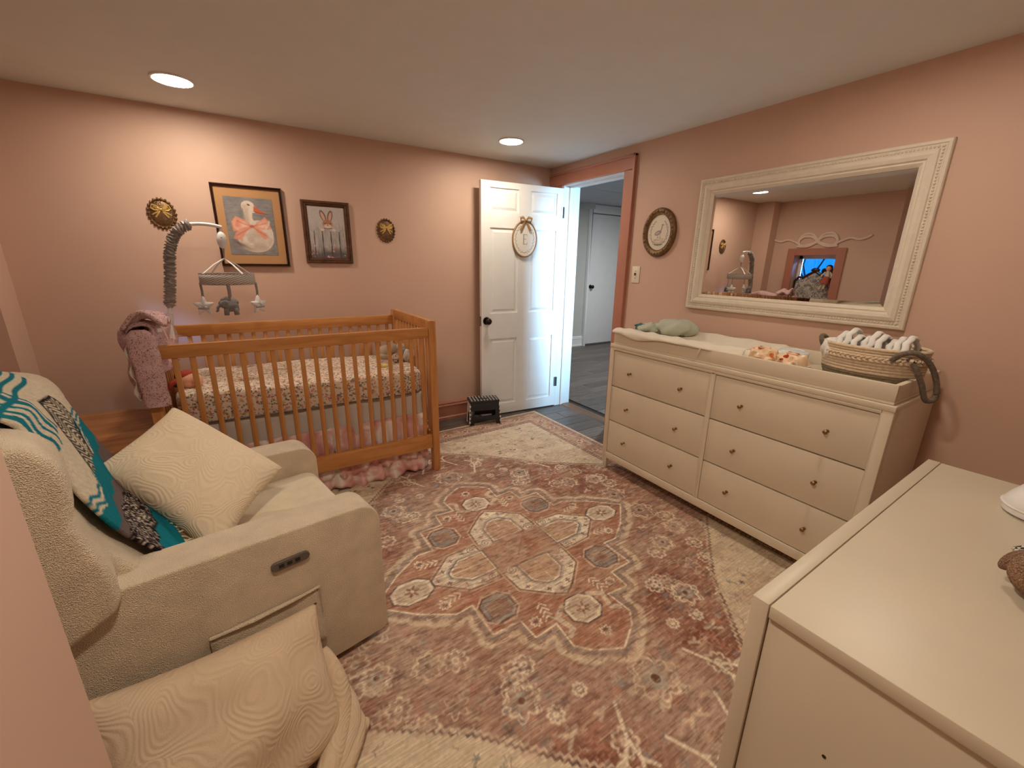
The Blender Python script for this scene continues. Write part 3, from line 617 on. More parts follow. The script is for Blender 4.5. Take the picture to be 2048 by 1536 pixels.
MB().tube([(x, y, .553-.011*max(0, (x+.35)/1.25)) for x, y in rr_pts(.275, 2.757, .629, .319, 96, 9)], .004, 6, closed=True).build('piping', M['outlet'], mt)
# bed skirt: grey drop panels, pink ruffles in tiers
sk = thing('bed_skirt', 'grey bed skirt with pink tie-dyed ruffles hanging below the crib mattress', 'bed skirt', (.275, 2.757, .02))
def ruff(z0, z1, y, x0, x1, amp, seed, nm, mat, front=True, flare=.02):
    rs = random.Random(seed); ph = [rs.uniform(0, 6.28) for _ in range(5)]
    def f(u, v):
        s_ = u*(x1-x0); w = math.sin(s_*52+ph[0]+1.5*math.sin(s_*9+ph[1]))+.5*math.sin(s_*97+ph[2]); z = z1+(z0-z1)*v+.012*v*math.sin(s_*30+ph[3])+.01*v*math.sin(s_*7+ph[4])
        d = amp*w*(.25+.75*v)+flare*v
        return (x0+s_, y-d, z) if front else (y+d, x0+s_, z)
    return MB().grid(f, 260, 7).build(nm, mat, sk, ang=180, solid=.0015)
def pan(u, v): x = -.33+u*1.21; return (x, 2.462+.006*math.sin(x*11)+.004*math.sin(x*23+v*3), .545-.30*v)
MB().grid(pan, 60, 8).build('drop_panel', M['panelg'], sk, ang=180, solid=.001)
MB().grid(lambda u, v: (.892+.003*math.sin(u*20), 2.462+u*.6, .535-.3*v), 30, 6).build('drop_panel', M['panelg'], sk, ang=180, solid=.001)
ruff(.185, .40, 2.455, -.34, .885, .014, 3, 'ruffle', M['ruffle']); ruff(.10, .235, 2.452, -.34, .89, .016, 4, 'ruffle', M['ruffle']); ruff(.018, .13, 2.447, -.34, .895, .018, 5, 'ruffle', M['ruffle'])
for z0, z1, s_ in ((.20, .42, 6), (.10, .235, 7), (.018, .13, 8)): ruff(z0, z1, .885, 2.46, 3.05, .007, s_, 'ruffle', M['ruffle'], front=False, flare=.01)

# knitted cardigan hung over the left end of the crib
jk = thing('cardigan', 'pink marled knit cardigan hung over the left end of the crib', 'cardigan', (-.40, 2.6, .69))
def drape(u, v):       # u along the rail (y), v around the rail from outside hem to inside hem
    y = 2.40+u*.50; w = .014*math.sin(u*19+v*5)+.008*math.sin(v*24+u*9); L1, L2 = .30-.05*u, .20
    t = v*(L1+.10+L2)
    if t < L1: x, z = -.458-.010*math.sin(u*9), .72+.02*u+t+.0
    elif t < L1+.10: a = (t-L1)/.10*math.pi; x, z = -.405-.053*math.cos(a), 1.015+.035*math.sin(a)
    else: x, z = -.352, 1.015-(t-L1-.10)
    return (x+w, y, z+.012*math.sin(u*13))
MB().grid(drape, 40, 44).build('body', M['knit'], jk, ang=180, solid=.012)
def sleeve(u, v):
    a = 2*math.pi*v; z = 1.035-.345*u; c = Vector((-.400+.012*u, 2.352, z)); rx = .052-.006*u+.002*math.sin(u*22); ry = .020+.004*math.sin(u*25+v*9)
    k = min(1, (u+.02)*8)**.5
    return c+Vector((rx*k*math.cos(a)+.002*math.sin(a*6), ry*k*math.sin(a), 0))
MB().grid(sleeve, 40, 24, cv=True).build('sleeve', M['knit'], jk, ang=180)
hd = MB()
hd.grid(lambda u, v: Vector((-.455+.15*u, 2.37+.14*v, 1.03+.055*math.sin(math.pi*min(1, u*1.1))*(1-.3*v)+.03*u+.012*math.sin(9*v+4*u))), 16, 14)
hd.build('collar', M['knit'], jk, ang=180, solid=.016)
MB().box(-.338, -.322, 2.365, 2.367, 1.02, 1.035).build('care_label', M['dot'], jk)
tag(MB().grid(lambda u, v: Vector((-.462+.05*u+.008*math.sin(v*20), 2.40+.06*u, 1.0-.29*v)), 6, 18).build('white_cloth', M['padw'], None, ang=180, solid=.006), 'pale cloth hanging behind the pink cardigan on the crib end', 'cloth')

# ================================================================== MOBILE (all positions scaled about its own hanging depth)
K = 1.037
def mb(x, z, dy=0): return Vector((x*K, 2.72*K+dy, 1.33+(z-1.33)*K))
mo = thing('crib_mobile', 'white and grey musical crib mobile with plush stars and elephants', 'mobile', (-.36, 2.84, .9))
MB().box(-.375, -.335, 2.79, 2.85, .86, 1.0).build('clamp', M['plastic'], mo, bevel=.008)
pole = [mb(-.350, .97), mb(-.335, 1.04), mb(-.322, 1.092), mb(-.298, 1.225), mb(-.281, 1.337), mb(-.267, 1.393), mb(-.241, 1.448), mb(-.202, 1.482), mb(-.176, 1.494), mb(-.131, 1.498), mb(-.085, 1.495), mb(-.047, 1.487)]
def cr_spline(P, n):
    out = []; Q = [P[0]]+P+[P[-1]]
    for i in range(1, len(Q)-2):
        for k in range(n):
            t = k/n; a, b, c, d = Q[i-1], Q[i], Q[i+1], Q[i+2]
            out.append(.5*((2*b)+(-a+c)*t+(2*a-5*b+4*c-d)*t*t+(-a+3*b-3*c+d)*t**3))
    return out+[P[-1]]
pp_ = cr_spline(pole, 8)
MB().tube(pp_, .009, 10, upv=(0, 1, 0)).build('arm', M['plastic'], mo)
sp_ = cr_spline(pole[2:9], 46); rs = random.Random(2)
cl_ = [0.0]
for a_, b_ in zip(sp_[:-1], sp_[1:]): cl_.append(cl_[-1]+(b_-a_).length)
def slv(u, v):
    i = min(len(sp_)-2, int(u*(len(sp_)-1))); p = sp_[i]; t = (sp_[i+1]-p).normalized(); s1 = t.cross(Vector((0, 1, 0))).normalized(); s2 = Vector((0, 1, 0)); a = 2*math.pi*v
    L_ = cl_[i]; ph = L_*430+1.3*math.sin(a+L_*37)+.9*math.sin(2*a+L_*90)+.8*math.sin(L_*61); r = (.0225+.0050*math.sin(ph))*min(1, min(u, 1-u)*18+.45)
    return p+s1*r*math.cos(a)+s2*r*math.sin(a)+t*.004*math.sin(a*2+i*.5)
MB().grid(slv, len(sp_)-1, 20, cv=True).build('fabric_sleeve', M['greysat'], mo, ang=180)
MB().cyl(mb(-.350, .93), mb(-.328, 1.06), .019, .017, 16).build('post', M['plastic'], mo)
hub = mb(-.055, 1.425); MB().ell(hub, (.024, .024, .044), 20, 14).cyl(hub+Vector((0, 0, .04)), hub+Vector((.004, 0, .064)), .008, .004).build('motor', M['plastic'], mo)
MB().ell(hub+Vector((0, -.0245, .012)), .003, 8, 6).build('button', M['greysat'], mo)
tip = mb(-.058, 1.335)
MB().cyl(hub-Vector((0, 0, .04)), tip, .006, .003, 8).build('hook', M['greysat'], mo)
rc = mb(-.057, 1.232); RR = .1265
for k in range(4):
    a = R_(35+90*k); e = rc+Vector((RR*math.cos(a), RR*math.sin(a), .027)); MB().tube([tip+Vector((0, 0, .0)), tip.lerp(e, .5)+Vector((0, 0, .006)), e], .0055, 8, flat=.5).build('spoke', M['plastic'], mo)
band = MB().grid(lambda u, v: Vector((RR*math.cos(2*math.pi*u), RR*math.sin(2*math.pi*u), (v-.5)*.056)), 64, 3, cu=True).build('band', M['chevron'], mo, local=True, ang=180, solid=.003); band.location = rc-Vector((-.36, 2.84, .9))
for dz in (-.027, .027): MB().tube([rc+Vector((RR*math.cos(a/24*math.pi), RR*math.sin(a/24*math.pi), dz)) for a in range(48)], .0026, 6, closed=True).build('band_edge', M['greysat'], mo)
def star(c, r, rz, parent):
    m = MB(); n = 60
    def f(u, v):
        a = 2*math.pi*u; rad = r*(.50+.42*(math.cos(a*5-math.pi*2.5+math.pi/2*5)*.5+.5)**1.3); kk = abs((((a-math.pi/2)*5/(2*math.pi)) % 1)-.5)*2; rad = r*(.50+.56*kk**1.5)
        s_ = math.sin(math.pi*v); th = math.pi*v; rr = rad*math.sin(th)**.8 if 0 < v < 1 else 0
        dep = .36*r*math.cos(th)*(1-.25*abs(math.cos(2.5*(a-math.pi/2))))
        return (rr*math.cos(a), dep, rr*math.sin(a))
    m.grid(f, n, 13, cu=True)
    m.xf(Matrix.Translation(c) @ Matrix.Rotation(rz, 4, 'Z')); return m.build('plush_star', M['plushw'], parent, ang=180)
def ribbon(p, q, parent): MB().tube([p, p.lerp(q, .5)+Vector((.002, 0, 0)), q], .006, 6, flat=.25, upv=(0, 1, 0)).build('ribbon', M['ribbong'], parent)
for ang_, kind in ((180, 's'), (0, 's'), (268, 'e'), (92, 'e')):
    a = R_(ang_); top = rc+Vector((RR*math.cos(a), RR*math.sin(a), -.02)); bot = top-Vector((0, 0, .088)); ribbon(top, bot, mo)
    if kind == 's':
        c = bot-Vector((0, 0, .035)); s_ = star(c, .052, R_(-20 if ang_ else 40), mo)
        pts = [c+Matrix.Rotation(R_(-20 if ang_ else 40), 3, 'Z') @ Vector((.026*math.cos(q), -.017+.006*abs(math.cos(q)), -.012)) for q in [i*math.pi/8 for i in range(9)]]
        MB().tube(pts, .0038, 6).build('bow_tie', M['ribbong'], s_)
    else:
        c = bot-Vector((0, 0, .03)); dx = .03*math.cos(a); m = MB().ell(c, (.036, .026, .028), 18, 12).ell(c+Vector((-.030, 0, .012)), (.021, .020, .020), 14, 10)
        for sx in (-.02, .02):
            for sy in (-.012, .012): m.cyl(c+Vector((sx, sy, -.008)), c+Vector((sx*1.15, sy, -.044)), .012, .0115, 12)
        m.tube([c+Vector((-.046, 0, .008)), c+Vector((-.058, 0, -.004)), c+Vector((-.060, 0, -.020)), c+Vector((-.068, 0, -.024))], [.009, .007, .006, .005], 8)
        el = m.build('plush_elephant', M['plushg'], mo, ang=180)
        for sy in (-1, 1): MB().ell(c+Vector((-.022, sy*.021, .014)), (.017, .004, .019), 12, 8).build('ear', M['plushg'], el, ang=180)

# ================================================================== TOYS IN THE CRIB
t = thing('plush_bunny', 'cream plush toy slumped at the far right end of the crib mattress', 'toy', (.80, 2.90, .68))
MB().ell((.80, 2.92, .725), (.062, .05, .045)).ell((.83, 2.88, .752), (.04, .036, .036)).build('body', M['plushc'], t, ang=180)
MB().ell((.77, 2.86, .70), (.05, .018, .018), rot=Matrix.Rotation(.3, 3, 'Y')).ell((.86, 2.85, .70), (.045, .02, .018)).build('limbs', M['plushc'], t, ang=180)
t = thing('patterned_ball', 'small speckled soft ball in front of the cream plush toy', 'toy', (.81, 2.72, .68))
MB().ell((.812, 2.72, .712), (.036, .034, .032)).build('shell', M['sheet'], t, ang=180); MB().tube([(.812+.037*math.cos(a/12*math.pi), 2.72+.035*math.sin(a/12*math.pi), .712) for a in range(24)], .002, 6, closed=True).build('seam', M['outlet'], t)
tag(MB().ell((.705, 2.64, .690), (.026, .018, .013)).ell((.688, 2.64, .693), .013, 10, 8).build('yellow_toy', M['yellow'], None, ang=180), 'little yellow toy lying on the floral mattress', 'toy')
t = thing('plush_penguin', 'grey and white plush toy leaning at the right end of the crib', 'toy', (.89, 2.75, .68))
MB().ell((.862, 2.76, .722), (.040, .036, .05), rot=Matrix.Rotation(.4, 3, 'Y')).build('body', M['plushg'], t, ang=180); MB().ell((.882, 2.742, .722), (.030, .034, .042), rot=Matrix.Rotation(.4, 3, 'Y')).build('belly', M['plushw'], t, ang=180)
MB().ell((.862, 2.79, .775), (.028, .027, .028)).build('head', M['plushc'], t, ang=180); MB().tube([(.90, 2.70, .69), (.915, 2.69, .73), (.925, 2.70, .765)], [.006, .009, .006], 8).build('strap', M['skin'], t)
t = thing('rag_doll', 'doll with pink face and red yarn hair against the left crib slats', 'toy', (-.30, 2.62, .69))
MB().ell((-.285, 2.60, .735), (.052, .046, .042), 20, 14).build('head', M['skin'], t, ang=180)
MB().ell((-.30, 2.615, .758), (.05, .045, .030), 18, 10).tube([(-.33, 2.57, .75), (-.36, 2.56, .735), (-.372, 2.56, .71)], [.012, .012, .008], 8).build('hair', M['hairr'], t, ang=180)
MB().ell((-.262, 2.560, .728), .0045, 8, 6).ell((-.250, 2.568, .715), .003, 8, 6).build('eye', M['slot'], t)
MB().ell((-.33, 2.66, .715), (.04, .06, .022)).build('dress', M['green2'], t, ang=180)

# ================================================================== WALL PICTURES
def rect_frame(root, x0, x1, z0, z1, w, d, mat, yw=YA, nm='frame', prof=None):
    prof = prof or [(0, 0), (0, d), (w*.3, d*1.15), (w*.55, d*.8), (w*.8, d), (w, d*.5), (w, 0)]
    C = [(x0, z0, 1, 1), (x1, z0, -1, 1), (x1, z1, -1, -1), (x0, z1, 1, -1)]; m = MB(); vs = [(cx+sx*a, yw-b, cz+sz*a) for cx, cz, sx, sz in C for a, b in prof]; n = len(prof)
    fs = [(i*n+k, ((i+1) % 4)*n+k, ((i+1) % 4)*n+(k+1) % n, i*n+(k+1) % n) for i in range(4) for k in range(n)]
    return m.faces(vs, fs).build(nm, mat, root, smooth=False)
def pic_grid(root, nm, x0, x1, z0, z1, y, step, fn, mat):
    x = np.arange(x0, x1+step*.5, step); z = np.arange(z0, z1+step*.5, step); X, Z = np.meshgrid(x, z, indexing='ij'); U = (X-x0)/(x1-x0); V = (Z-z0)/(z1-z0); asp = (z1-z0)/(x1-x0)
    return fast_grid(nm, np.stack([X, np.full(X.shape, y), Z], -1), fn(U, V*asp), mat, root)
PAINT = painted('painted_print', .35, .5)
def goose(u, v):    # v runs 0..1.30
    H = 1.30; n = vnoise(u, v, 9, 3); n2 = vnoise(u, v, 40, 4); nb = vnoise(u*.5, v*6, 14, 8)
    img = over(np.ones(u.shape+(3,))*LC(128, 124, 124), LC(150, 146, 142), n*.8); white, shade = LC(222, 206, 190), LC(188, 166, 152); img = over(img, LC(108, 100, 98), np.clip(nb*1.2-.6, 0, .5))
    bd = np.minimum(sd_ell(u, v, .56, .40, .38, .34), sd_ell(u, v, .66, .50, .28, .30, .3)); img = over(img, white, sm(bd, .02)); img = over(img, shade, sm(bd+.02, .05)*np.clip(n*1.4-.3, 0, .7)); img = over(img, LC(116, 84, 82), sm(sd_ell(u, v, .26, .22, .17, .035, -.55), .04)*.85); img = over(img, shade, sm(sd_ell(u, v, .52, .16, .30, .07), .05)*.5)
    nk = sd_poly(u, v, [(.34, .68), (.40, .80), (.38, .98), (.37, 1.1), (.55, 1.12), (.56, 1.0), (.54, .84), (.62, .68)]); img = over(img, white, sm(nk, .02)); img = over(img, shade, sm(sd_ell(u, v, .42, .86, .05, .16), .06)*.8)
    hd_ = np.minimum(sd_ell(u, v, .48, 1.11, .135, .115), sd_ell(u, v, .54, 1.06, .12, .09, -.5)); img = over(img, white, sm(hd_, .015)); img = over(img, shade, sm(sd_ell(u, v, .42, 1.06, .07, .09), .06)*.6)
    img = over(img, LC(204, 96, 58), sm(sd_poly(u, v, [(.60, 1.12), (.70, 1.04), (.84, .955), (.86, .945), (.74, .945), (.62, .97), (.585, 1.02)]), .012)); img = over(img, LC(110, 50, 34), sm(sd_line(u, v, [(.58, 1.0), (.70, .965), (.88, .942)])-.006, .01)); img = over(img, LC(40, 30, 30), sm(sd_ell(u, v, .495, 1.135, .032, .016, -.4), .012))
    pk, pl, pd = LC(226, 150, 124), LC(238, 196, 176), LC(196, 104, 84)
    for P in ([(.52, .66), (.40, .78), (.20, .87), (.10, .74), (.12, .52), (.30, .56)], [(.52, .66), (.66, .76), (.80, .88), (.88, .78), (.90, .60), (.72, .60)]):
        d = sd_poly(u, v, P); img = over(img, pk, sm(d, .03)); img = over(img, pl, sm(d+.03, .05)*np.clip(n*1.8-.5, 0, 1))
    for P in ([(.50, .66), (.36, .50), (.26, .34), (.10, .36), (.16, .50), (.36, .62)], [(.52, .66), (.60, .50), (.76, .36), (.82, .42), (.78, .52), (.62, .62)]): img = over(img, pk, sm(sd_poly(u, v, P), .03)*.9)
    for l in ([(.50, .66), (.36, .70), (.22, .76)], [(.53, .66), (.68, .70), (.80, .74)], [(.50, .64), (.34, .54), (.18, .44)], [(.54, .64), (.64, .54), (.78, .46)]): img = over(img, pd, sm(sd_line(u, v, l)-.012, .03)*.7)
    img = over(img, pd, sm(sd_ell(u, v, .51, .655, .045, .035), .02)); img = over(img, white, sm(sd_line(u, v, [(.78, .60), (.86, .70), (.88, .78)])-.02, .03)*.8)
    return img*(.93+.14*n2[..., None])
def bunny(u, v):    # v 0..1.42
    n = vnoise(u, v, 8, 3); n2 = vnoise(u, v, 60, 5); img = np.ones(u.shape+(3,))*LC(196, 188, 184); img = over(img, LC(150, 140, 138), np.clip(1-v/1.0, 0, .5))
    fence, gap = LC(186, 180, 176), LC(70, 60, 60)
    for i, x in enumerate((.02, .24, .47, .70, .93)):
        top = .80+.05*math.sin(i*2.1)+(.06 if i == 2 else 0); d = sd_poly(u, v, [(x-.10, 0), (x-.10, top-.08), (x, top), (x+.10, top-.08), (x+.10, 0)]); img = over(img, fence, sm(d, .01)); img = over(img, LC(130, 122, 120), sm(np.abs(d)-.004, .008)*.7); img = over(img, LC(140, 130, 128), sm(d, .01)*np.clip(vnoise(u*4, v*.5, 12, i)*1.5-.8, 0, .7))
        img = over(img, gap, sm(np.abs(u-x-.115)-.016+.006*np.sin(v*20), .01)*sm(v-.76, .02)*.9)
    rs = np.random.RandomState(3)
    for k in range(46):
        x, h = rs.rand(), rs.uniform(.35, 1.1); img = over(img, LC(86, 84, 84) if k % 3 else LC(150, 120, 110), sm(sd_line(u, v, [(x, 0), (x+rs.uniform(-.04, .04), h*.5), (x+rs.uniform(-.08, .08), h)])-.002, .008)*.55)
    img = over(img, LC(64, 60, 66), np.clip((.34-v+.1*(n-.5))*4, 0, .8))
    for k in range(44):
        x, z = rs.rand(), rs.rand()**1.6*1.0; c_ = [LC(226, 214, 212), LC(190, 130, 150), LC(170, 90, 84), LC(210, 180, 186)][k % 4]; r = rs.uniform(.012, .034) if z < .4 else rs.uniform(.006, .014); an = np.arctan2(v-z, u-x); img = over(img, c_, sm(np.hypot(u-x, v-z)-r*(.75+.35*np.cos(5*an+k)), .01)*.95)
        if z < .4: img = over(img, LC(200, 160, 70), sm(np.hypot(u-x, v-z)-r*.25, .008))
    br, pk, ds = LC(176, 132, 104), LC(214, 170, 152), LC(96, 66, 52)
    for cx, rot in ((.41, .35), (.60, -.25)): img = over(img, ds, sm(sd_ell(u, v, cx, 1.17, .068, .165, rot), .012)); img = over(img, pk, sm(sd_ell(u, v, cx, 1.16, .044, .135, rot), .02))
    img = over(img, br, sm(sd_ell(u, v, .52, .96, .135, .125), .015)); img = over(img, LC(222, 200, 184), sm(sd_ell(u, v, .52, .89, .10, .07), .03)); img = over(img, LC(190, 110, 70), sm(sd_ell(u, v, .52, .99, .035, .06), .03)*.8)
    for x in (.455, .59): img = over(img, LC(26, 18, 18), sm(sd_ell(u, v, x, .97, .017, .014), .01))
    img = over(img, LC(150, 80, 74), sm(sd_ell(u, v, .52, .92, .018, .012), .01)); img = over(img, ds, sm(sd_line(u, v, [(.42, .845), (.52, .83), (.62, .845)])-.010, .012))
    for x in (.36, .68): img = over(img, LC(222, 204, 190), sm(sd_ell(u, v, x, .80, .058, .034), .015))
    return img*(.92+.16*n2[..., None])
g = thing('framed_goose_picture', 'framed picture of a white goose in a pink bow with tan mat', 'picture', (.104, YA, 1.29))
rect_frame(g, -.084, .292, 1.29, 1.766, .016, .022, M['walnutd'])
MB().box(-.07, .278, YA-.010, YA-.002, 1.304, 1.752).build('mat_board', M['matb'], g, smooth=False)
pic_grid(g, 'picture', -.028, .233, 1.360, 1.698, YA-.0115, .0016, goose, PAINT)
g = thing('framed_rabbit_picture', 'smaller framed picture of a rabbit peeking over a flowered fence', 'picture', (.546, YA, 1.315))
rect_frame(g, .396, .697, 1.315, 1.714, .036, .020, M['walnut'], prof=[(0, 0), (0, .018), (.006, .022), (.014, .022), (.016, .017), (.020, .019), (.026, .017), (.030, .012), (.036, .010), (.036, 0)])
pic_grid(g, 'picture', .430, .663, 1.347, 1.682, YA-.009, .0014, bunny, PAINT)

def bow_mesh(m, c, ax, az, ay, s_, tl=1.0, r=.1):
    """raised ribbon bow around centre c. ax across, az up, ay out of the wall"""
    c, ax, az, ay = Vector(c), Vector(ax), Vector(az), Vector(ay); P = lambda a, b, o=.1: c+ax*a*s_+az*b*s_+ay*o*s_
    for sg in (-1, 1):
        for k, (w, h) in enumerate(((1.0, .42), (.82, .2), (.62, .05))):
            m.tube([P(0, 0, .16), P(sg*.35*w, h*.7+.05, .34), P(sg*.8*w, h+.08, .26), P(sg*.95*w, h*.3, .14), P(sg*.7*w, -.12+h*.1, .22), P(sg*.3*w, -.08, .30), P(0, 0, .16)], [r*s_*.6, r*s_, r*s_*1.2, r*s_, r*s_, r*s_*.9, r*s_*.6], 6, upv=ay)
        m.tube([P(0, 0, .16), P(sg*.28, -.45*tl, .26), P(sg*.62, -.95*tl, .10)], [r*s_*.6, r*s_*1.1, r*s_*1.3], 6, upv=ay); m.tube([P(0, 0, .16), P(sg*.42, -.35*tl, .26), P(sg*.92, -.66*tl, .08)], [r*s_*.5, r*s_*.9, r*s_], 6, upv=ay)
    m.ell(P(0, 0, .25), (.17*s_,)*3, 10, 8); return m
def medallion(c, rx, rz, label):
    x, y, z = c; t = thing('bow_medallion', label, 'wall ornament', (x, y, z-rz), 0, 'gold scalloped bow medallions')
    m = MB()
    def f(u, v):
        a = 2*math.pi*u; r = v; k = 1+(.055*math.cos(22*a) if v > .93 else 0); h = .016*(1-(v/.80)**2)**.5 if v < .80 else (.010 if v < .90 else .007 if v < .97 else 0)
        if .80 <= v < .86: h = .004
        return (x+rx*r*k*math.cos(a), y-h, z+rz*r*k*math.sin(a))
    m.grid(f, 176, 26, cu=True)
    for i in range(22): a = 2*math.pi*i/22; m.ell((x+rx*.93*math.cos(a), y-.006, z+rz*.93*math.sin(a)), (rx*.10, .006, rz*.10), 8, 6)
    m.build('plate', M['gold'], t, ang=60)
    bow_mesh(MB(), (x, y-.004, z+rz*.25), (1, 0, 0), (0, 0, 1), (0, -1, 0), rx*.70, .95, .10).build('bow', M['goldb'], t)
medallion((-.331, YA, 1.576), .067, .084, 'oval gold bow ornament with scalloped edge beside the goose picture')
medallion((.949, YA, 1.549), .067, .082, 'oval gold bow ornament right of the rabbit picture')

def oval_grid(root, nm, c, ra, rb, ay, az, out, fn, mat, n=70, disp=0):
    """flat painted oval. c centre, ay the in-plane axis (Vector), out the normal"""
    r = np.linspace(0, 1, n); a = np.linspace(0, 2*np.pi, 2*n); Rr, Aa = np.meshgrid(r, a, indexing='ij'); x, z = Rr*np.cos(Aa)*ra, Rr*np.sin(Aa)*rb
    P = np.array(c)+x[..., None]*np.array(ay)+z[..., None]*np.array(az)+np.array(out)*disp; return fast_grid(nm, P, fn(x/ra, z/rb), mat, root)
def wreath(img, x, z, colr, col2, seed=1, rad=.80, gap=.35, n=44):
    rs = np.random.RandomState(seed)
    for k in range(n):
        a = math.pi/2+gap+(2*math.pi-2*gap)*k/n; rr = rad*(1+.06*math.sin(k*2.7)); cx, cz = rr*math.cos(a), rr*math.sin(a)
        img = over(img, colr if k % 3 else col2, sm(sd_ell(x, z, cx, cz, .062, .022, a+rs.uniform(.3, 2.0)), .02)*.9)
    aa = np.arctan2(z, x); return over(img, colr*1.4, sm(np.abs(np.hypot(x, z)-rad)-.006, .02)*.5*(np.abs(np.mod(aa-math.pi/2+math.pi, 2*math.pi)-math.pi) > gap))
def e_sign(x, z):
    img = np.ones(x.shape+(3,))*LC(232, 226, 216); img = wreath(img, x, z, LC(120, 122, 106), LC(176, 140, 134), 4)
    d = np.minimum.reduce([np.maximum(np.abs(x+.10)-.035, np.abs(z+.02)-.29), np.maximum(np.abs(x-.03)-.17, np.abs(z-.26)-.014), np.maximum(np.abs(x-.0)-.13, np.abs(z)-.014), np.maximum(np.abs(x-.04)-.18, np.abs(z+.30)-.016), np.maximum(np.abs(x-.19)-.012, np.abs(z-.21)-.06), np.maximum(np.abs(x-.21)-.012, np.abs(z+.24)-.07), np.maximum(np.abs(x+.10)-.07, np.abs(z-.27)-.010), np.maximum(np.abs(x+.10)-.07, np.abs(z+.31)-.010)])
    return over(img, LC(136, 142, 146), sm(d, .015))
def goose_oval(x, z):
    img = np.ones(x.shape+(3,))*LC(230, 220, 202); img = wreath(img, x, z, LC(112, 96, 92), LC(120, 124, 104), 9, .72, .5); g_ = LC(158, 146, 146)
    img = over(img, g_, sm(sd_ell(x, z, -.08, -.02, .30, .13, .25), .02)); img = over(img, g_, sm(sd_line(x, z, [(.12, .06), (.20, .22), (.22, .38)])-.045, .02)); img = over(img, g_, sm(sd_ell(x, z, .25, .42, .085, .05), .02)); img = over(img, LC(200, 140, 70), sm(sd_ell(x, z, .35, .41, .05, .02), .02)); img = over(img, LC(190, 180, 176), sm(sd_ell(x, z, -.12, -.03, .18, .06, .25), .03))
    for a in (-.10, .10): img = over(img, LC(140, 100, 70), sm(sd_line(x, z, [(a, -.12), (a+.02, -.26)])-.014, .02)); img = over(img, LC(140, 100, 70), sm(sd_ell(x, z, a+.02, -.28, .06, .02), .02))
    rs = np.random.RandomState(5)
    for k in range(16): img = over(img, [LC(190, 140, 130), LC(130, 130, 100)][k % 2], sm(sd_ell(x, z, -.4+.8*k/15, -.42+.05*math.sin(k*3), .03, .035), .02)*.8)
    img = over(img, LC(120, 124, 112), sm(np.abs(z+.68-.16*x*x)-.035, .03)*sm(np.abs(x)-.32, .06))
    for k in range(10): img = over(img, LC(110, 112, 96), sm(sd_ell(x, z, (-.45+.9*k/9), -.60+.1*abs(k-4.5)/4.5, .04, .016, k), .02))
    return img
# oval letter sign hung on the door (door is at rest; the sign hangs from it, so it is its own thing)
dc = Vector((math.cos(ang), math.sin(ang), 0)); dn = Vector((-math.sin(ang), math.cos(ang), 0)); so = Vector((2.433, 3.058, 0))
ce = so+dc*.378+dn*.012+Vector((0, 0, 1.530)); ra, rb = .116, .146
t = thing('letter_sign', 'oval white sign with letter E and tan bow hanging on the white door', 'sign', (ce.x, ce.y, ce.z-rb))
ovp = lambda k, o=0.0, q=1.0: ce+(-dc)*ra*q*math.cos(k)+Vector((0, 0, rb*q*math.sin(k)))+dn*o
MB().grid(lambda u, v: ovp(2*math.pi*u, [-.010, .004, .008, .008, .004, .001][int(round(v*5))], [1, 1.01, .985, .95, .925, .92][int(round(v*5))]), 64, 6, cu=True).build('rim', M['ribbonb'], t, ang=60)
oval_grid(t, 'sign_face', ce+dn*.002, ra*.93, rb*.93, -dc, (0, 0, 1), dn, e_sign, PAINT)
MB().grid(lambda u, v: ovp(2*math.pi*u, -.010, v), 48, 3, cu=True).build('backing', M['ribbonb'], t)
bm_ = MB(); bc = ce+Vector((0, 0, rb*1.0))+dn*.014
for sg in (-1, 1):
    X_ = -dc*sg
    bm_.tube([bc, bc+X_*.028+Vector((0, 0, .018)), bc+X_*.052+Vector((0, 0, .013))+dn*.01, bc+X_*.046-Vector((0, 0, .010)), bc+X_*.018-Vector((0, 0, .006)), bc], [.004, .007, .009, .007, .006, .004], 8, upv=tuple(dn), flat=.35)
    bm_.tube([bc, bc+X_*.022-Vector((0, 0, .035)), bc+X_*.048-Vector((0, 0, .082))], [.005, .009, .011], 8, upv=tuple(dn), flat=.25)
    bm_.tube([bc, bc+X_*.025+Vector((0, 0, .03)), bc+X_*.06+Vector((0, 0, .022))], [.002, .003, .002], 6)
bm_.ell(bc+dn*.004, .011, 10, 8).build('bow', M['ribbonb'], t)
# oval gilt picture on the right wall
ce = Vector((XB, 2.013, 1.547)); ra, rb = .134, .157; AY = Vector((0, -1, 0)); NX = Vector((-1, 0, 0))
t = thing('oval_goose_picture', 'oval gilt framed goose print on the wall between doorway and mirror', 'picture', (XB, 2.013, 1.39))
pr = [(1.0, 0), (1.0, .014), (.97, .022), (.90, .027), (.82, .026), (.76, .018), (.735, .020), (.715, .010)]
MB().grid(lambda u, v: ce+AY*ra*pr[int(round(v*7))][0]*math.cos(2*math.pi*u)+Vector((0, 0, rb*pr[int(round(v*7))][0]*math.sin(2*math.pi*u)))+NX*pr[int(round(v*7))][1], 72, 8, cu=True).build('frame', M['gold'], t, ang=70)
cv = MB()
for k in range(30):
    a = 2*math.pi*k/30; c = ce+AY*ra*.87*math.cos(a)+Vector((0, 0, rb*.87*math.sin(a)))+NX*.026; d = Vector((0, math.sin(a), math.cos(a)))
    cv.ell(c, (.005, .011, .006), 8, 6, rot=Matrix.Rotation(a+.7*(-1)**k, 3, 'X'))
cv.build('carving', M['gold'], t)
oval_grid(t, 'picture', ce+NX*.010, ra*.72, rb*.72, AY, (0, 0, 1), NX, goose_oval, PAINT)
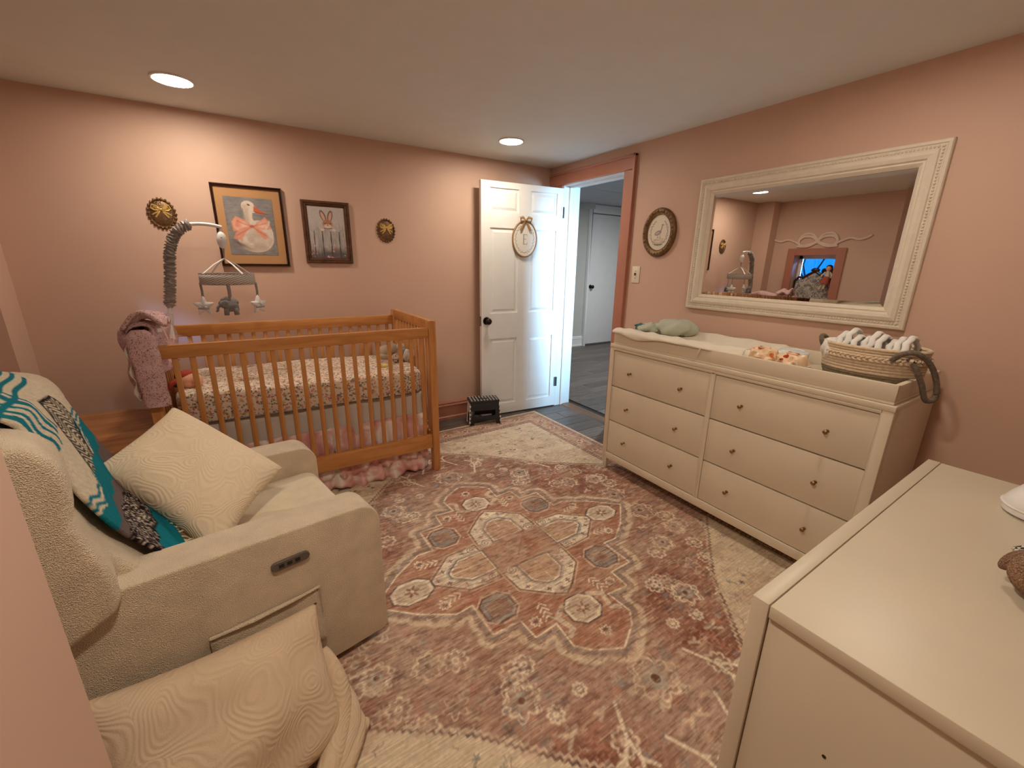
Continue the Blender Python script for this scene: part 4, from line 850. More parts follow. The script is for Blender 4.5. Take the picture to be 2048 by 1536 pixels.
# switch
t = thing('light_switch', 'ivory toggle light switch on the pink wall beside the doorway', 'light switch', (XB, 2.188, 1.208))
MB().box(XB-.006, XB, 2.152, 2.224, 1.209, 1.326).build('plate', M['swplate'], t, bevel=.003); MB().box(XB-.018, XB-.006, 2.184, 2.192, 1.262, 1.280).build('toggle', M['outlet'], t, bevel=.001)
MB().cyl((XB-.008, 2.188, 1.243), (XB-.006, 2.188, 1.243), .003, seg=8).cyl((XB-.008, 2.188, 1.292), (XB-.006, 2.188, 1.292), .003, seg=8).build('screw', M['steel'], t)

# ================================================================== MIRROR
mr = thing('wall_mirror', 'large rectangular mirror in a carved white frame above the dresser', 'mirror', (XB, 1.18, 1.073))
Y0, Y1, Z0, Z1 = .633, 1.730, 1.074, 1.830; FW = .092
prof = [(0, 0), (0, .020), (.004, .026), (.014, .028), (.018, .024), (.034, .024), (.038, .030), (.052, .034), (.066, .030), (.072, .022), (.078, .024), (.084, .020), (.088, .014), (FW, .012), (FW, 0)]
C4 = [(Y0, Z0, 1, 1), (Y1, Z0, -1, 1), (Y1, Z1, -1, -1), (Y0, Z1, 1, -1)]; n = len(prof)
names = ['frame_bottom', 'frame_left', 'frame_top', 'frame_right']
for i in range(4):
    vs = [(XB-b, cy+sy*a, cz+sz*a) for cy, cz, sy, sz in (C4[i], C4[(i+1) % 4]) for a, b in prof]
    MB().faces(vs, [(k, n+k, n+(k+1) % n, (k+1) % n) for k in range(n)]+[tuple(range(n)), tuple(range(2*n-1, n-1, -1))]).build('frame_side', M['frame'], mr, ang=30)
bd = MB(); step = .0125
y = Y0+.03
while y < Y1-.025:
    for z in (Z0+.026, Z1-.026): bd.ell((XB-.026, y, z), (.004, .0048, .0055), 6, 4)
    y += step
z = Z0+.03
while z < Z1-.025:
    for y in (Y0+.026, Y1-.026): bd.ell((XB-.026, y, z), (.004, .0055, .0048), 6, 4)
    z += step
tag(bd.build('beading', M['frame'], mr), kind='stuff')
a, b, c, d = Y0+FW-.002, Y1-FW+.002, Z0+FW-.002, Z1-FW+.002; e = .020; xg, xe = XB-.011, XB-.0088
toe = lambda y: (1.18-y)*.005
MB().faces([(X_+toe(Y_), Y_, Z_) for X_, Y_, Z_ in [(xe, a, c), (xe, b, c), (xe, b, d), (xe, a, d), (xg, a+e, c+e), (xg, b-e, c+e), (xg, b-e, d-e), (xg, a+e, d-e)]], [(0, 1, 5, 4), (1, 2, 6, 5), (2, 3, 7, 6), (3, 0, 4, 7), (4, 5, 6, 7)]).build('mirror_glass', M['silver'], mr, smooth=False)

# ================================================================== LONG DRESSER
DX = 1.92
ds = thing('long_dresser', 'long cream dresser with six drawers and small brass knobs', 'dresser', (2.16, 1.165, 0))
MB().box(DX+.032, 2.405, .470, 1.866, .085, .835).build('carcass', M['cream'], ds, bevel=.002)
MB().box(DX-.002, 2.41, .462, 1.874, .836, .859).build('top', M['cream'], ds, bevel=.003)
for y0, y1 in ((.464, .500), (1.842, 1.872)): MB().box(DX, DX+.03, y0, y1, .06, .836).build('stile', M['cream'], ds, bevel=.003)
MB().box(DX+.001, DX+.03, 1.157, 1.177, .125, .82).build('centre_stile', M['cream'], ds, bevel=.002)
def fbar(nm, z0, z1, slope):
    MB().prism([(DX-.001, z0 if slope < 0 else z0), (DX+.03, z0), (DX+.03, z1), (DX-.001, z1), (DX-.001, z0)][:4], .50, 1.842, 'y').build(nm, M['cream'], ds, bevel=.003)
fbar('top_rail', .824, .836, 1); fbar('bottom_rail', .085, .128, -1)
# thin inner chamfer strips round each bank
for y0, y1 in ((.500, 1.157), (1.177, 1.842)):
    for (p, q) in (((y0, .128), (y1, .128)), ((y0, .824), (y1, .824)), ((y0, .128), (y0, .824)), ((y1, .128), (y1, .824))): MB().tube([(DX+.003, *p), (DX+.003, *q)], .0035, 6).build('bead', M['cream'], ds)
for y, x in ((.472, DX), (1.832, DX), (.472, 2.37), (1.832, 2.37)):
    s_ = 1 if y > 1 else -1
    MB().hexa([(x+.006, y+.004, .0115), (x+.028, y+.004, .0115), (x+.028, y+.026, .0115), (x+.006, y+.026, .0115), (x, y, .085), (x+.034, y, .085), (x+.034, y+.034, .085), (x, y+.034, .085)]).build('leg', M['cream'], ds, bevel=.002)
for z0, z1, kz in ((.134, .355, .245), (.361, .587, .470), (.593, .817, .699)):
    for y0, y1, ky in ((1.181, 1.838, (1.693, 1.336)), (.504, 1.153, (1.005, .650))):
        dr = MB().box(DX+.004, DX+.024, y0, y1, z0, z1).build('drawer', M['cream'], ds, bevel=.0015)
        for k in ky:
            MB().cyl((DX+.004, k, kz), (DX-.001, k, kz), .0075, .006, 14).cyl((DX, k, kz), (DX-.014, k, kz), .0035, seg=10).ell((DX-.017, k, kz), (.006, .0095, .0095), 14, 8).build('knob', M['brass'], dr)
tp = thing('changing_tray', 'cream open changing tray sitting on top of the long dresser', 'changing tray', (2.16, 1.165, .860))
TX0, TX1, TY0, TY1 = 1.928, 2.395, .474, 1.856
MB().box(TX0, TX1, TY0, TY1, .8605, .870).build('base', M['cream'], tp, bevel=.001)
for nm, b_ in (('front_board', (TX0, TX0+.018, TY0, TY1, .870, .934)), ('back_board', (TX1-.018, TX1, TY0, TY1, .870, .934)), ('end_board', (TX0+.018, TX1-.018, TY0, TY0+.018, .870, .932)), ('end_board', (TX0+.018, TX1-.018, TY1-.018, TY1, .870, .932))): MB().box(*b_).build(nm, M['cream'], tp, bevel=.002)
# changing pad
cp = thing('changing_pad', 'cream contoured changing pad spilling over the left end of the tray', 'changing pad', (2.17, 1.43, .871))
def padf(u, v):
    x = 1.962+u*.40; y = 1.00+v*.83; e1 = min(1, min(u, 1-u)*14)**.5; e2 = min(1, min(v, 1-v)*20)**.5; h = .055+.030*abs(2*u-1)**1.8
    return (x, y, .8725+h*e1*e2+.003*math.sin(y*31+x*22)*e1*e2)
MB().grid(padf, 30, 50).build('pad', M['padw'], cp, ang=180, solid=.0)
def cov(u, v):   # cover bunched over the front edge of the tray
    y = 1.865-u*.80; k = math.sin(math.pi*min(1, u*1.05)); w = .003*math.sin(y*40+v*5)+.002*math.sin(y*71)
    dr_ = .024*math.exp(-((u-.24)/.13)**2)-.002; pts = [(1.99, .950), (1.955, .950), (1.938, .946), (1.922, .941), (1.916, .935-dr_*.5), (1.918, .929-dr_)]
    i = min(4, int(v*5)); f = v*5-i; a, b = pts[i], pts[i+1]; tp_ = max(0, (u-.72)/.28)**1.5; return (a[0]+(b[0]-a[0])*f+w*.5+.045*tp_, y, a[1]+(b[1]-a[1])*f+w*(1-v)*.8+.004*(1-v)-.012*tp_*(v > .5))
MB().grid(cov, 90, 14).build('cover', M['padw'], cp, ang=180, solid=.004)
MB().tube([(1.915, 1.252, .935), (1.905, 1.252, .915), (1.908, 1.258, .895), (1.914, 1.262, .885)], .009, 6, flat=.2, upv=(0, 1, 0)).build('strap', M['padw'], cp)
t = thing('folded_romper', 'sage green folded baby clothes lying on the changing pad', 'clothes', (2.2, 1.68, .95))
def blob(c, r, sd, wr=.08, n=30):
    rs = random.Random(sd); ph = [rs.uniform(0, 6) for _ in range(4)]; c = Vector(c)
    def f(u, v):
        th = math.pi*u; a = 2*math.pi*v; k = 1+wr*math.sin(3*a+ph[0])*math.sin(2*th)+wr*.7*math.sin(7*a+4*th+ph[1])
        s_ = math.sin(th); return c+Vector((r[0]*math.copysign(abs(s_*math.cos(a))**.8, math.cos(a))*k, r[1]*math.copysign(abs(s_*math.sin(a))**.8, math.sin(a))*k, r[2]*math.cos(th)*k))
    return MB().grid(f, n, n, cv=True)
blob((2.19, 1.60, .972), (.115, .105, .050), 3, .1).build('folded_body', M['green'], t, ang=180); blob((2.15, 1.745, .955), (.10, .085, .030), 5, .14).build('sleeve', M['green'], t, ang=180); blob((2.13, 1.80, .958), (.06, .04, .02), 8, .2).build('printed_cuff', M['green2'], t, ang=180)
# wipes packs, tub
def pack(nm, label, c, hx, hy, hz, rz, seed, mat):
    rs = random.Random(seed); ph = [rs.uniform(0, 6) for _ in range(6)]; t = thing(nm, label, 'wipes', c, rz)
    def f(u, v):
        a = 2*math.pi*v; y = (u*2-1)*hy; e = min(1, (1-abs(u*2-1))*6)**.5; k = 1+.13*math.sin(5*a+ph[0]+u*9)+.08*math.sin(9*a+ph[1]-u*14)
        return (hx*(.85+.15*e)*math.cos(a)*k, y, hz*(.08+.92*e)*(math.sin(a))*k+hz*1.05)
    MB().grid(f, 30, 28, cv=True).build('wrapper', mat, t, ang=30, local=True)
    MB().box(-hx*.9, hx*.9, hy*.97, hy*1.12, hz*.95, hz*1.1).build('seal', M['plastic'], t, local=True)
    MB().box(-hx*.35, hx*.35, -hy*.4, hy*.4, hz*2.05, hz*2.2).build('flap', M['wipes'], t, local=True, bevel=.003); return t
pack('wipes_pack', 'crumpled orange wipes pack beside the changing pad', (2.0, .985, .872), .042, .058, .050, R_(15), 3, M['wipes'])
pack('wipes_pack', 'peach wipes pack lying against the rope basket', (2.01, .868, .872), .045, .056, .046, R_(170), 9, M['wipes'])
t = thing('round_tub', 'low glossy white round tub behind the wipes packs', 'tub', (2.21, .965, .871))
MB().grid(lambda u, v: (2.22+[.050, .066, .070, .068, .062, .04, .001][int(round(v*6))]*math.cos(2*math.pi*u), .965+[.050, .066, .070, .068, .062, .04, .001][int(round(v*6))]*math.sin(2*math.pi*u), .872+[0, .022, .062, .070, .073, .076, .077][int(round(v*6))]), 40, 7, cu=True).build('tub', M['bowl'], t, ang=60)
MB().tube([(2.22+.050*math.cos(a/20*math.pi), .965+.050*math.sin(a/20*math.pi), .947) for a in range(40)], .003, 6, closed=True).build('lid_rim', M['bowl'], t)
MB().box(2.146, 2.150, .94, .99, .885, .905).build('tub_band', M['rubberg'], t)
# rope basket
bk = thing('rope_basket', 'oval cream and grey rope basket full of diapers on the dresser', 'basket', (2.17, .640, .871))
def oval(z, k, n=56, amp=0, cyc=0, off=0): return [Vector((2.165+(.118*k)*math.cos(2*math.pi*i/n), .640+(.168*k)*math.sin(2*math.pi*i/n), z+off)) for i in range(n)]
m1, m2 = MB(), MB()
for i in range(13):
    z = .878+i*.0118; k = .86+.13*math.sin(math.pi*.5*min(1, i/7)); mm = m1 if i < 5 else m2
    mm.tube(oval(z, k+.01*(i > 7)), .0068, 8, closed=True)
tag(m1.build('lower_coils', M['ropeg'], bk), kind='stuff'); tag(m2.build('upper_coils', M['ropec'], bk), kind='stuff')
MB().tube(oval(.8785, .5), .05, 4, closed=True, flat=.12).build('basket_floor', M['ropeg'], bk)
br = MB()
for ph in (0, 1, 2):
    pts = []
    for i in range(240):
        a = 2*math.pi*i/240; q = a*20+ph*2.094; k = 1.045+.030*math.sin(2*q); pts.append(Vector((2.165+.118*k*math.cos(a), .640+.168*k*math.sin(a), .992+.0085*math.sin(q))))
    br.tube(pts, .0052, 6, closed=True)
br.build('braid', M['ropec'], bk)
MB().tube(oval(1.030, 1.01), .0075, 8, closed=True).build('rim', M['ropec'], bk)
h1 = [Vector((2.13, .478, 1.015)), Vector((2.12, .468, 1.045)), Vector((2.10, .445, 1.047)), Vector((2.075, .418, 1.0)), Vector((2.065, .405, .93)), Vector((2.06, .405, .885)), Vector((2.075, .410, .868)), Vector((2.10, .425, .885)), Vector((2.12, .447, .94)), Vector((2.14, .462, .99)), Vector((2.15, .474, 1.02))]
h1 = [Vector((2.05, .545, 1.00)), Vector((2.035, .515, 1.03)), Vector((2.045, .482, 1.038)), Vector((2.075, .450, 1.01)), Vector((2.10, .425, .955)), Vector((2.11, .412, .895)), Vector((2.10, .417, .868)), Vector((2.08, .432, .872)), Vector((2.065, .450, .93)), Vector((2.05, .475, .985)), Vector((2.06, .500, 1.012))]
MB().tube(cr_spline(h1, 6), .0098, 8).build('handle', M['ropeh'], bk)
h2 = [Vector((2.15, .806, .985)), Vector((2.14, .824, 1.03)), Vector((2.165, .832, 1.045)), Vector((2.20, .826, 1.03)), Vector((2.21, .806, .99))]
MB().tube(cr_spline(h2, 6), .009, 8).build('handle', M['ropeh'], bk)
MB().cyl((2.06, .495, .99), (2.035, .485, 1.012), .006).build('toggle', M['ropec'], bk)
for i in range(9):
    y = .745-i*.027; z = 1.018+.010*math.sin(i*1.9); x = 2.165+.012*math.sin(i*2.3)
    lb = 'folded white diaper, '+['leftmost', 'second from left', 'third from left', 'fourth from left', 'in the middle', 'fourth from right', 'third from right', 'second from right', 'rightmost'][i]+' in the rope basket row'
    t = thing('diaper', lb, 'diaper', (x, y, .90), 0, 'diapers in the rope basket')
    m = MB(); r = .070+.006*math.sin(i*1.7)
    def f(u, v):
        a = math.pi*u; w = (.011+.001*math.sin(v*12))
        s_ = math.sin(2*math.pi*v)*w; rr = r+w*.7*math.cos(2*math.pi*v); return Vector((x+rr*math.cos(a)*1.05, y+s_+.003*math.sin(a*9), z-.02+rr*math.sin(a)+.002*math.sin(a*14)))
    m.grid(f, 26, 10, cv=True).build('outer', M['diaper'], t, ang=180)
    MB().grid(lambda u, v: Vector((x-.05+.1*u, y-.008+.004*math.sin(u*20), .90+.125*v*math.sin(math.pi*(.15+.7*u)))), 12, 8).build('printed_band', M['diaperb'], t, ang=180, solid=.010)
t = thing('muslin_cloth', 'white cloth tucked in the left end of the rope basket', 'cloth', (2.10, .775, .90))
blob((2.13, .765, .998), (.055, .042, .045), 21, .12).build('cloth', M['diaper'], t, ang=180)

# ================================================================== NEAR CABINET
CZ = .80
cb = thing('drawer_chest', 'plain white chest in the near right corner with a plush toy on top', 'chest', (1.15, -.03, 0))
MB().box(.667, 1.640, .264, .291, .012, CZ).build('front_frame', M['creamb'], cb, bevel=.002)
MB().box(.667, 1.636, -.35, .2625, CZ-.024, CZ).build('top', M['creamb'], cb, bevel=.002)
MB().box(.673, .690, -.345, .2625, .03, CZ-.026).build('side_panel', M['creamb'], cb, bevel=.001); MB().box(1.615, 1.632, -.345, .2625, .03, CZ-.026).build('side_panel', M['creamb'], cb, bevel=.001)
MB().box(.69, 1.615, -.35, -.335, .03, CZ-.026).build('back_panel', M['creamb'], cb, bevel=.001)
for z0, z1 in ((.07, .29), (.295, .515), (.52, .74)):
    dr = MB().box(.72, 1.59, .289, .296, z0, z1).build('drawer', M['creamb'], cb, bevel=.0015)
    for kx in (.93, 1.38): MB().cyl((kx, .295, (z0+z1)/2), (kx, .312, (z0+z1)/2), .004, seg=10).ell((kx, .315, (z0+z1)/2), .010, 12, 8).build('knob', M['brass'], dr)
for x in (.69, 1.59): MB().box(x, x+.03, -.32, -.29, .0115, .03).build('foot', M['creamb'], cb)
cb.rotation_euler.z = R_(1.3); cb.location.y -= .008
MB().cyl((.6722, .150, .60), (.6732, .150, .60), .003, seg=8).build('screw_hole', M['slot'], cb)
t = thing('sound_machine', 'rounded white device with a small black port on the near chest', 'device', (1.47, .045, CZ))
cx_, cy_ = 1.452, .055
MB().grid(lambda u, v: (cx_+[.050, .066, .068, .060, .046, .036, .030, .001][int(round(v*7))]*math.cos(2*math.pi*u), cy_+[.050, .066, .068, .060, .046, .036, .030, .001][int(round(v*7))]*math.sin(2*math.pi*u), CZ+[.001, .004, .022, .040, .062, .085, .102, .108][int(round(v*7))]), 36, 8, cu=True).build('shell', M['plastic'], t, ang=70)
MB().tube([(cx_+.0685*math.cos(a/20*math.pi), cy_+.0685*math.sin(a/20*math.pi), CZ+.020) for a in range(40)], .0022, 6, closed=True).build('seam_ring', M['plastic'], t)
MB().ell((cx_-.0665*math.cos(.35), cy_-.0665*math.sin(.35), CZ+.013), .005, 8, 6).build('port', M['slot'], t)
t = thing('plush_rabbit', 'tan furry plush toy with a gingham bow on the near chest', 'toy', (1.10, -.03, CZ))
MB().ell((1.060, .008, CZ+.044), (.050, .050, .043), 28, 18).ell((1.12, -.06, CZ+.050), (.07, .07, .05), 24, 16).build('body', M['fur'], t, ang=180)
MB().ell((1.070, .052, CZ+.050), (.020, .012, .027), 14, 10, rot=Matrix.Rotation(.5, 3, 'X')).build('ear', M['plushb'], t, ang=180)
MB().hexa([(1.13, .030, CZ+.008), (1.20, .068, CZ+.012), (1.21, .050, CZ+.012), (1.17, -.02, CZ+.010), (1.13, .030, CZ+.016), (1.20, .068, CZ+.016), (1.21, .050, CZ+.028), (1.17, -.02, CZ+.034)]).build('gingham_bow', M['gingham'], t, smooth=False)

# ================================================================== STEP STOOL
SR = Matrix.Translation((1.622, 3.016, 0)) @ Matrix.Rotation(R_(-15.5), 4, 'Z')
ss = thing('step_stool', 'black folding step stool with white dots beside the white door', 'stool', (1.622, 3.016, 0), R_(-15.5))
def sb(nm, m, mat=M['black'], par=ss, **k): return m.build(nm, mat, par, local=True, **k)
sb('step_top', MB().box(-.128, .128, -.072, .072, .196, .220), bevel=.007)
dts = []
dp = MB().cyl((0, 0, 0), (0, 0, .0018), .0064, .0058, 12).build('dot', M['dot'], ss, local=True)
nd = 0
for i in range(9):
    for j in range(6):
        if j in (2,) and 2 < i < 6: continue
        p = Vector((-.108+i*.027, -.058+j*.0225+(.006 if j > 2 else 0), .2195)); o = dp if nd == 0 else piece(dp, ss); o.location = p; nd += 1
for sy in (-1, 1):
    y = sy*.066; yb = sy*.082
    m = MB()
    def pl(x0, x1, z0, z1, m=m): 
        yy = lambda z: y+(yb-y)*(1-z/.197); xx = lambda x, z: x*(1+.10*(1-z/.197))
        P = lambda x, z, o: (xx(x, z), yy(z)+o, z); m.hexa([P(x0, z0, -.005), P(x1, z0, -.005), P(x1, z0, .005), P(x0, z0, .005), P(x0, z1, -.005), P(x1, z1, -.005), P(x1, z1, .005), P(x0, z1, .005)])
    pl(-.122, .122, .135, .197); pl(-.122, -.088, .009 if sy < 0 else .0, .135); pl(.088, .122, .009 if sy < 0 else .0, .135); pl(-.088, .088, .045, .085)
    sb('side_panel', m, bevel=.002)
for sx in (-1, 1):
    m = MB(); m.hexa([(sx*.128, -.070, .012), (sx*.134, -.070, .012), (sx*.134, -.045, .012), (sx*.128, -.045, .012), (sx*.118, -.060, .195), (sx*.124, -.060, .195), (sx*.124, -.040, .195), (sx*.118, -.040, .195)])
    m.hexa([(sx*.128, .045, .0), (sx*.134, .045, .0), (sx*.134, .070, .0), (sx*.128, .070, .0), (sx*.118, .040, .195), (sx*.124, .040, .195), (sx*.124, .060, .195), (sx*.118, .060, .195)])
    m.box(sx*.12-.003, sx*.12+.003, -.045, .045, .10, .195); sb('end_panel', m, M['dot'])
    for k in range(5):
        z = .03+k*.034; x = sx*(.135-.010*z/.197); sb('white_tab', MB().box(x-.006, x+.006, -.090+.018*z/.2, -.078+.018*z/.2, z, z+.015), M['dot'], bevel=.001)

# ================================================================== SIDE TABLE
st = thing('side_table', 'oval topped oak side table between the armchair and the crib', 'side table', (-.68, 2.58, 0))
def sup(cx, cy, rx, ry, z, p=3.0, n=72): return [(cx+rx*math.copysign(abs(math.cos(2*math.pi*i/n))**(2/p), math.cos(2*math.pi*i/n)), cy+ry*math.copysign(abs(math.sin(2*math.pi*i/n))**(2/p), math.sin(2*math.pi*i/n)), z) for i in range(n)]
def slab(cx, cy, rx, ry, z0, z1, p=3.0):
    n = 72; vs = sup(cx, cy, rx, ry, z0, p)+sup(cx, cy, rx, ry, z1, p); return MB().faces(vs, [tuple(range(n-1, -1, -1)), tuple(range(n, 2*n))]+[(i, (i+1) % n, n+(i+1) % n, n+i) for i in range(n)])
slab(-.70, 2.535, .262, .330, .530, .556).build('table_top', M['oak'], st, bevel=.005)
slab(-.70, 2.535, .245, .30, .505, .530).build('top_moulding', M['oakd'], st, bevel=.002)
slab(-.70, 2.535, .225, .275, .395, .505).build('apron', M['oakd'], st, bevel=.002)
slab(-.70, 2.535, .235, .29, .478, .490).build('apron_bead', M['oakd'], st, bevel=.003)
slab(-.70, 2.535, .225, .275, .13, .155).build('lower_shelf', M['oakd'], st, bevel=.002)
for sx in (-1, 1):
    for sy in (-1, 1): x, y = -.70+sx*.175, 2.56+sy*.215; MB().hexa([(x-.014, y-.014, 0.0), (x+.014, y-.014, 0), (x+.014, y+.014, 0), (x-.014, y+.014, 0), (x-.02, y-.02, .40), (x+.02, y-.02, .40), (x+.02, y+.02, .40), (x-.02, y+.02, .40)]).build('leg', M['oakd'], st, bevel=.003)

# ================================================================== ARMCHAIR
AL = R_(11); AC = (-.17, 1.57, 0)
ac = thing('armchair', 'cream boucle wingback armchair with a side pocket in the left foreground', 'armchair', AC, AL)
def ab(nm, m, mat=M['boucle'], par=ac, **k): return m.build(nm, mat, par, local=True, **k)
def arc(cx, cz, r, a0, a1, n=6): return [(cx+r*math.cos(R_(a0+(a1-a0)*i/n)), cz+r*math.sin(R_(a0+(a1-a0)*i/n))) for i in range(n+1)]
def armprof(): return [(-.44, .035)]+arc(.375, .06, .025, -90, 0, 3)+arc(.325, .485, .075, 0, 80, 7)+[(.05, .572), (-.30, .585), (-.44, .575)]
for s_, nm in ((-1, 'near'), (1, 'far')):
    y0, y1 = sorted((s_*.365, s_*.235)); arm = ab('arm', MB().prism(armprof(), y0, y1, 'y'), bevel=.034, bseg=4, ang=60)
    if s_ < 0: near_arm = arm
# pocket, piping and charging panel on the near arm
yo = -.367
pk = ab('side_pocket', MB().grid(lambda u, v: (-.105+u*.285, yo-.005-.006*math.sin(math.pi*u)*math.sin(math.pi*v)-.004*(1-v), .14+v*(.205+.0*u)), 14, 10), par=near_arm, ang=180, solid=.006)
ab('pocket_piping', MB().tube([(-.105, yo-.008, .345), (-.0, yo-.014, .342), (.10, yo-.014, .345), (.18, yo-.008, .347), (.181, yo-.006, .25), (.180, yo-.005, .15)], .005, 8), par=near_arm)
def stad(x0, x1, z0, z1, y, n=8):
    r = (z1-z0)/2; return [(x1-r+r*math.cos(a), z0+r+r*math.sin(a)) for a in [-math.pi/2+i*math.pi/n for i in range(n+1)]]+[(x0+r+r*math.cos(a), z0+r+r*math.sin(a)) for a in [math.pi/2+i*math.pi/n for i in range(n+1)]]
cpn = ab('charging_panel', MB().prism(stad(.062, .168, .459, .487, 0), yo-.006, yo+.012, 'y'), M['outlet'], par=near_arm, bevel=.001, bseg=1)
for x in (.082, .104, .126): ab('charging_port', MB().box(x, x+.014, yo-.008, yo-.005, .468, .478), M['slot'], par=near_arm)
ab('seat_base', MB().box(-.42, .36, -.235, .235, .035, .30), M['boucle'], bevel=.02)
ab('seat_cushion', MB().prism([(-.20, .29), (.385, .29), (.395, .33), (.385, .425), (.35, .452), (-.20, .445)], -.235, .235, 'y'), M['boucleS'], bevel=.025, bseg=4, ang=60)
ab('backrest', MB().prism([(-.12, .36), (-.135, .46), (-.180, .55), (-.235, .63), (-.272, .70), (-.308, .82), (-.343, .92), (-.372, .985), (-.41, 1.003), (-.455, .985), (-.48, .45), (-.45, .10), (-.40, .08), (-.16, .34)], -.30, .30, 'y'), M['boucle'], bevel=.030, bseg=4, ang=60)
for s_ in (-1, 1):
    y0, y1 = sorted((s_*.392, s_*.235))
    W_ = MB().prism([(-.262, .535), (-.250, .575), (-.250, .63), (-.270, .71), (-.288, .78), (-.278, .835), (-.278, .895), (-.290, .94), (-.320, .975), (-.37, .99), (-.45, .985), (-.50, .95), (-.52, .44), (-.40, .465), (-.335, .50)], y0, y1, 'y')
    for v in W_.bm.verts:
        v.co.x -= (.035 if s_ > 0 else 0)+(0 if abs(v.co.y) < .3 else -.012)
    ab('wing', W_, M['boucle'], bevel=.045, bseg=5, ang=75)
for sx in (-.36, .30):
    for sy in (-.30, .30): ab('foot', MB().cyl((sx, sy, .0095), (sx, sy, .04), .022, .026, 14), M['black'])
# cushion on the seat
sw = Matrix.Translation(AC) @ Matrix.Rotation(AL, 4, 'Z')
tag(pillow('seat_cushion_pillow', M['swirlA'], None, (-.452, 1.60, .725), (-.270, 1.86, .815), (.040, 1.66, .580), (-.172, 1.372, .462), .18, 44, .42, cr=.006), 'cream swirl quilted square pillow lying on the armchair seat', 'pillow')
fp = thing('floor_pillow', 'large tan quilted pillow leaning on the outside of the near chair arm', 'pillow', (-.14, 1.0, .01))
pillow('cushion', M['swirlB'], fp, (-.43, 1.07, .40), (.062, 1.175, .345), (.092, .985, .035), (-.36, .80, .035), .19, 50, .40, cr=.022, seed=4)
m = MB()
for P_, r_ in (([(.055, 1.12, .22), (.078, 1.06, .15), (.070, 1.00, .085), (.02, .90, .05), (-.06, .83, .04)], .034), ([(.075, 1.09, .13), (.098, 1.03, .085), (.090, .97, .055), (.035, .885, .04)], .030), ([(.085, 1.06, .06), (.112, 1.0, .042), (.098, .95, .036), (.05, .87, .036)], .026), ([(.09, 1.0, .05), (.128, .985, .028), (.140, .98, .020)], .020)):
    q_ = cr_spline([Vector(p) for p in P_], 6); m.tube(q_, [r_*(.35+.65*math.sin(math.pi*(k+.5)/len(q_))**.6) for k in range(len(q_))], 14)
m.build('cover_fold', M['swirlB'], fp, ang=180)
# striped blanket
bl = thing('striped_blanket', 'teal, cream and black striped woven blanket draped over the armchair back', 'blanket', AC, AL)
Lp = [(-.60, -.28, .72), (-.53, -.28, .93), (-.47, -.27, 1.02), (-.41, -.26, 1.028), (-.35, -.26, .995), (-.318, -.25, .93), (-.292, -.245, .85), (-.265, -.24, .76), (-.245, -.24, .69), (-.226, -.225, .64), (-.178, -.24, .585), (-.128, -.265, .515)]
Rp = [(-.60, .26, .70), (-.53, .27, .90), (-.47, .285, .995), (-.41, .30, 1.0), (-.362, .305, .965), (-.318, .305, .919), (-.297, .305, .849), (-.270, .27, .782), (-.225, .20, .689), (-.188, .12, .648), (-.155, .05, .588), (-.10, -.215, .50)]
NB, NW = 170, 110
def blP(i, j):
    t = i/(NB-1)*(len(Lp)-1); k = min(int(t), len(Lp)-2); f = t-k
    def cr1(Q):
        q = [Vector(Q[max(0, k-1)]), Vector(Q[k]), Vector(Q[k+1]), Vector(Q[min(len(Q)-1, k+2)])]; a, b, c, d = q
        return .5*((2*b)+(-a+c)*f+(2*a-5*b+4*c-d)*f*f+(-a+3*b-3*c+d)*f**3)
    a, b = cr1(Lp), cr1(Rp); w = j/(NW-1); p = a.lerp(b, w); edge = max(0, abs(2*w-1)-.86)*.2
    lift = .012+.004*math.sin(w*14+i*.05)+.003*math.sin(i*.11+w*5); return p+Vector((lift-edge*.0, 0, .006+edge*.0))
BP = np.array([[list(sw @ blP(i, j)) for j in range(NW)] for i in range(NB)])
ti = np.linspace(0, 1, NB)[:, None]*np.ones((1, NW)); wj = np.ones((NB, 1))*np.linspace(0, 1, NW)[None, :]
teal, tealp, crm, blk, gry = LC(24, 122, 138), LC(70, 150, 158), LC(222, 208, 184), LC(34, 28, 32), LC(116, 100, 98)
img = np.ones((NB, NW, 3))*crm; nz = vnoise(ti*6, wj*2, 22, 5); qd = ti-.12*(1-wj)+.006*np.sin(wj*40)
wq = wj+.03*np.sin(ti*60)
for a_, b_ in ((.02, .10), (.13, .17), (.22, .25)): img = over(img, teal, ((wq > a_) & (wq < b_) & (ti < .52)).astype(float))
for a_, b_ in ((.30, .36), (.40, .43)): img = over(img, teal, ((wq > a_) & (wq < b_) & (ti < .50)).astype(float))
for c0, w_ in ((.505, .006), (.530, .006), (.555, .007)): img = over(img, teal, sm(np.abs(qd+.03*np.cos((wj-.75)*7)-.03-c0)-w_, .004)*((wj > .62) | (wj < .35)))
img = over(img, teal, ((ti < .36)&(np.sin(ti*150) > .3)).astype(float))
hx_ = sd_poly(wj, ti, [(.58, .42), (.76, .43), (.80, .53), (.64, .57), (.52, .66), (.36, .655), (.46, .56), (.50, .49)]); hatch = (np.sin(ti*700+6*np.sin(wj*40)) > -.3)
img = over(img, blk, sm(np.abs(hx_)-.007, .006)); img = over(img, blk, ((hx_ < 0) & hatch).astype(float)*.9)
for a_, b_, c_ in ((.575, .655, teal), (.655, .71, gry), (.71, .835, blk), (.835, 2, teal)): img = over(img, c_, ((qd > a_) & (qd <= b_)).astype(float))
img = over(img, gry, ((qd > .70) & (qd < .83) & (np.sin(qd*260+9*nz) > .35)).astype(float)*.9); img = over(img, crm, ((qd > .715) & (qd < .83) & (np.sin(qd*210+26*nz) > .86)).astype(float)*.85)
img = img*(.86+.28*vnoise(ti*8, wj*3, 40, 9)[..., None])
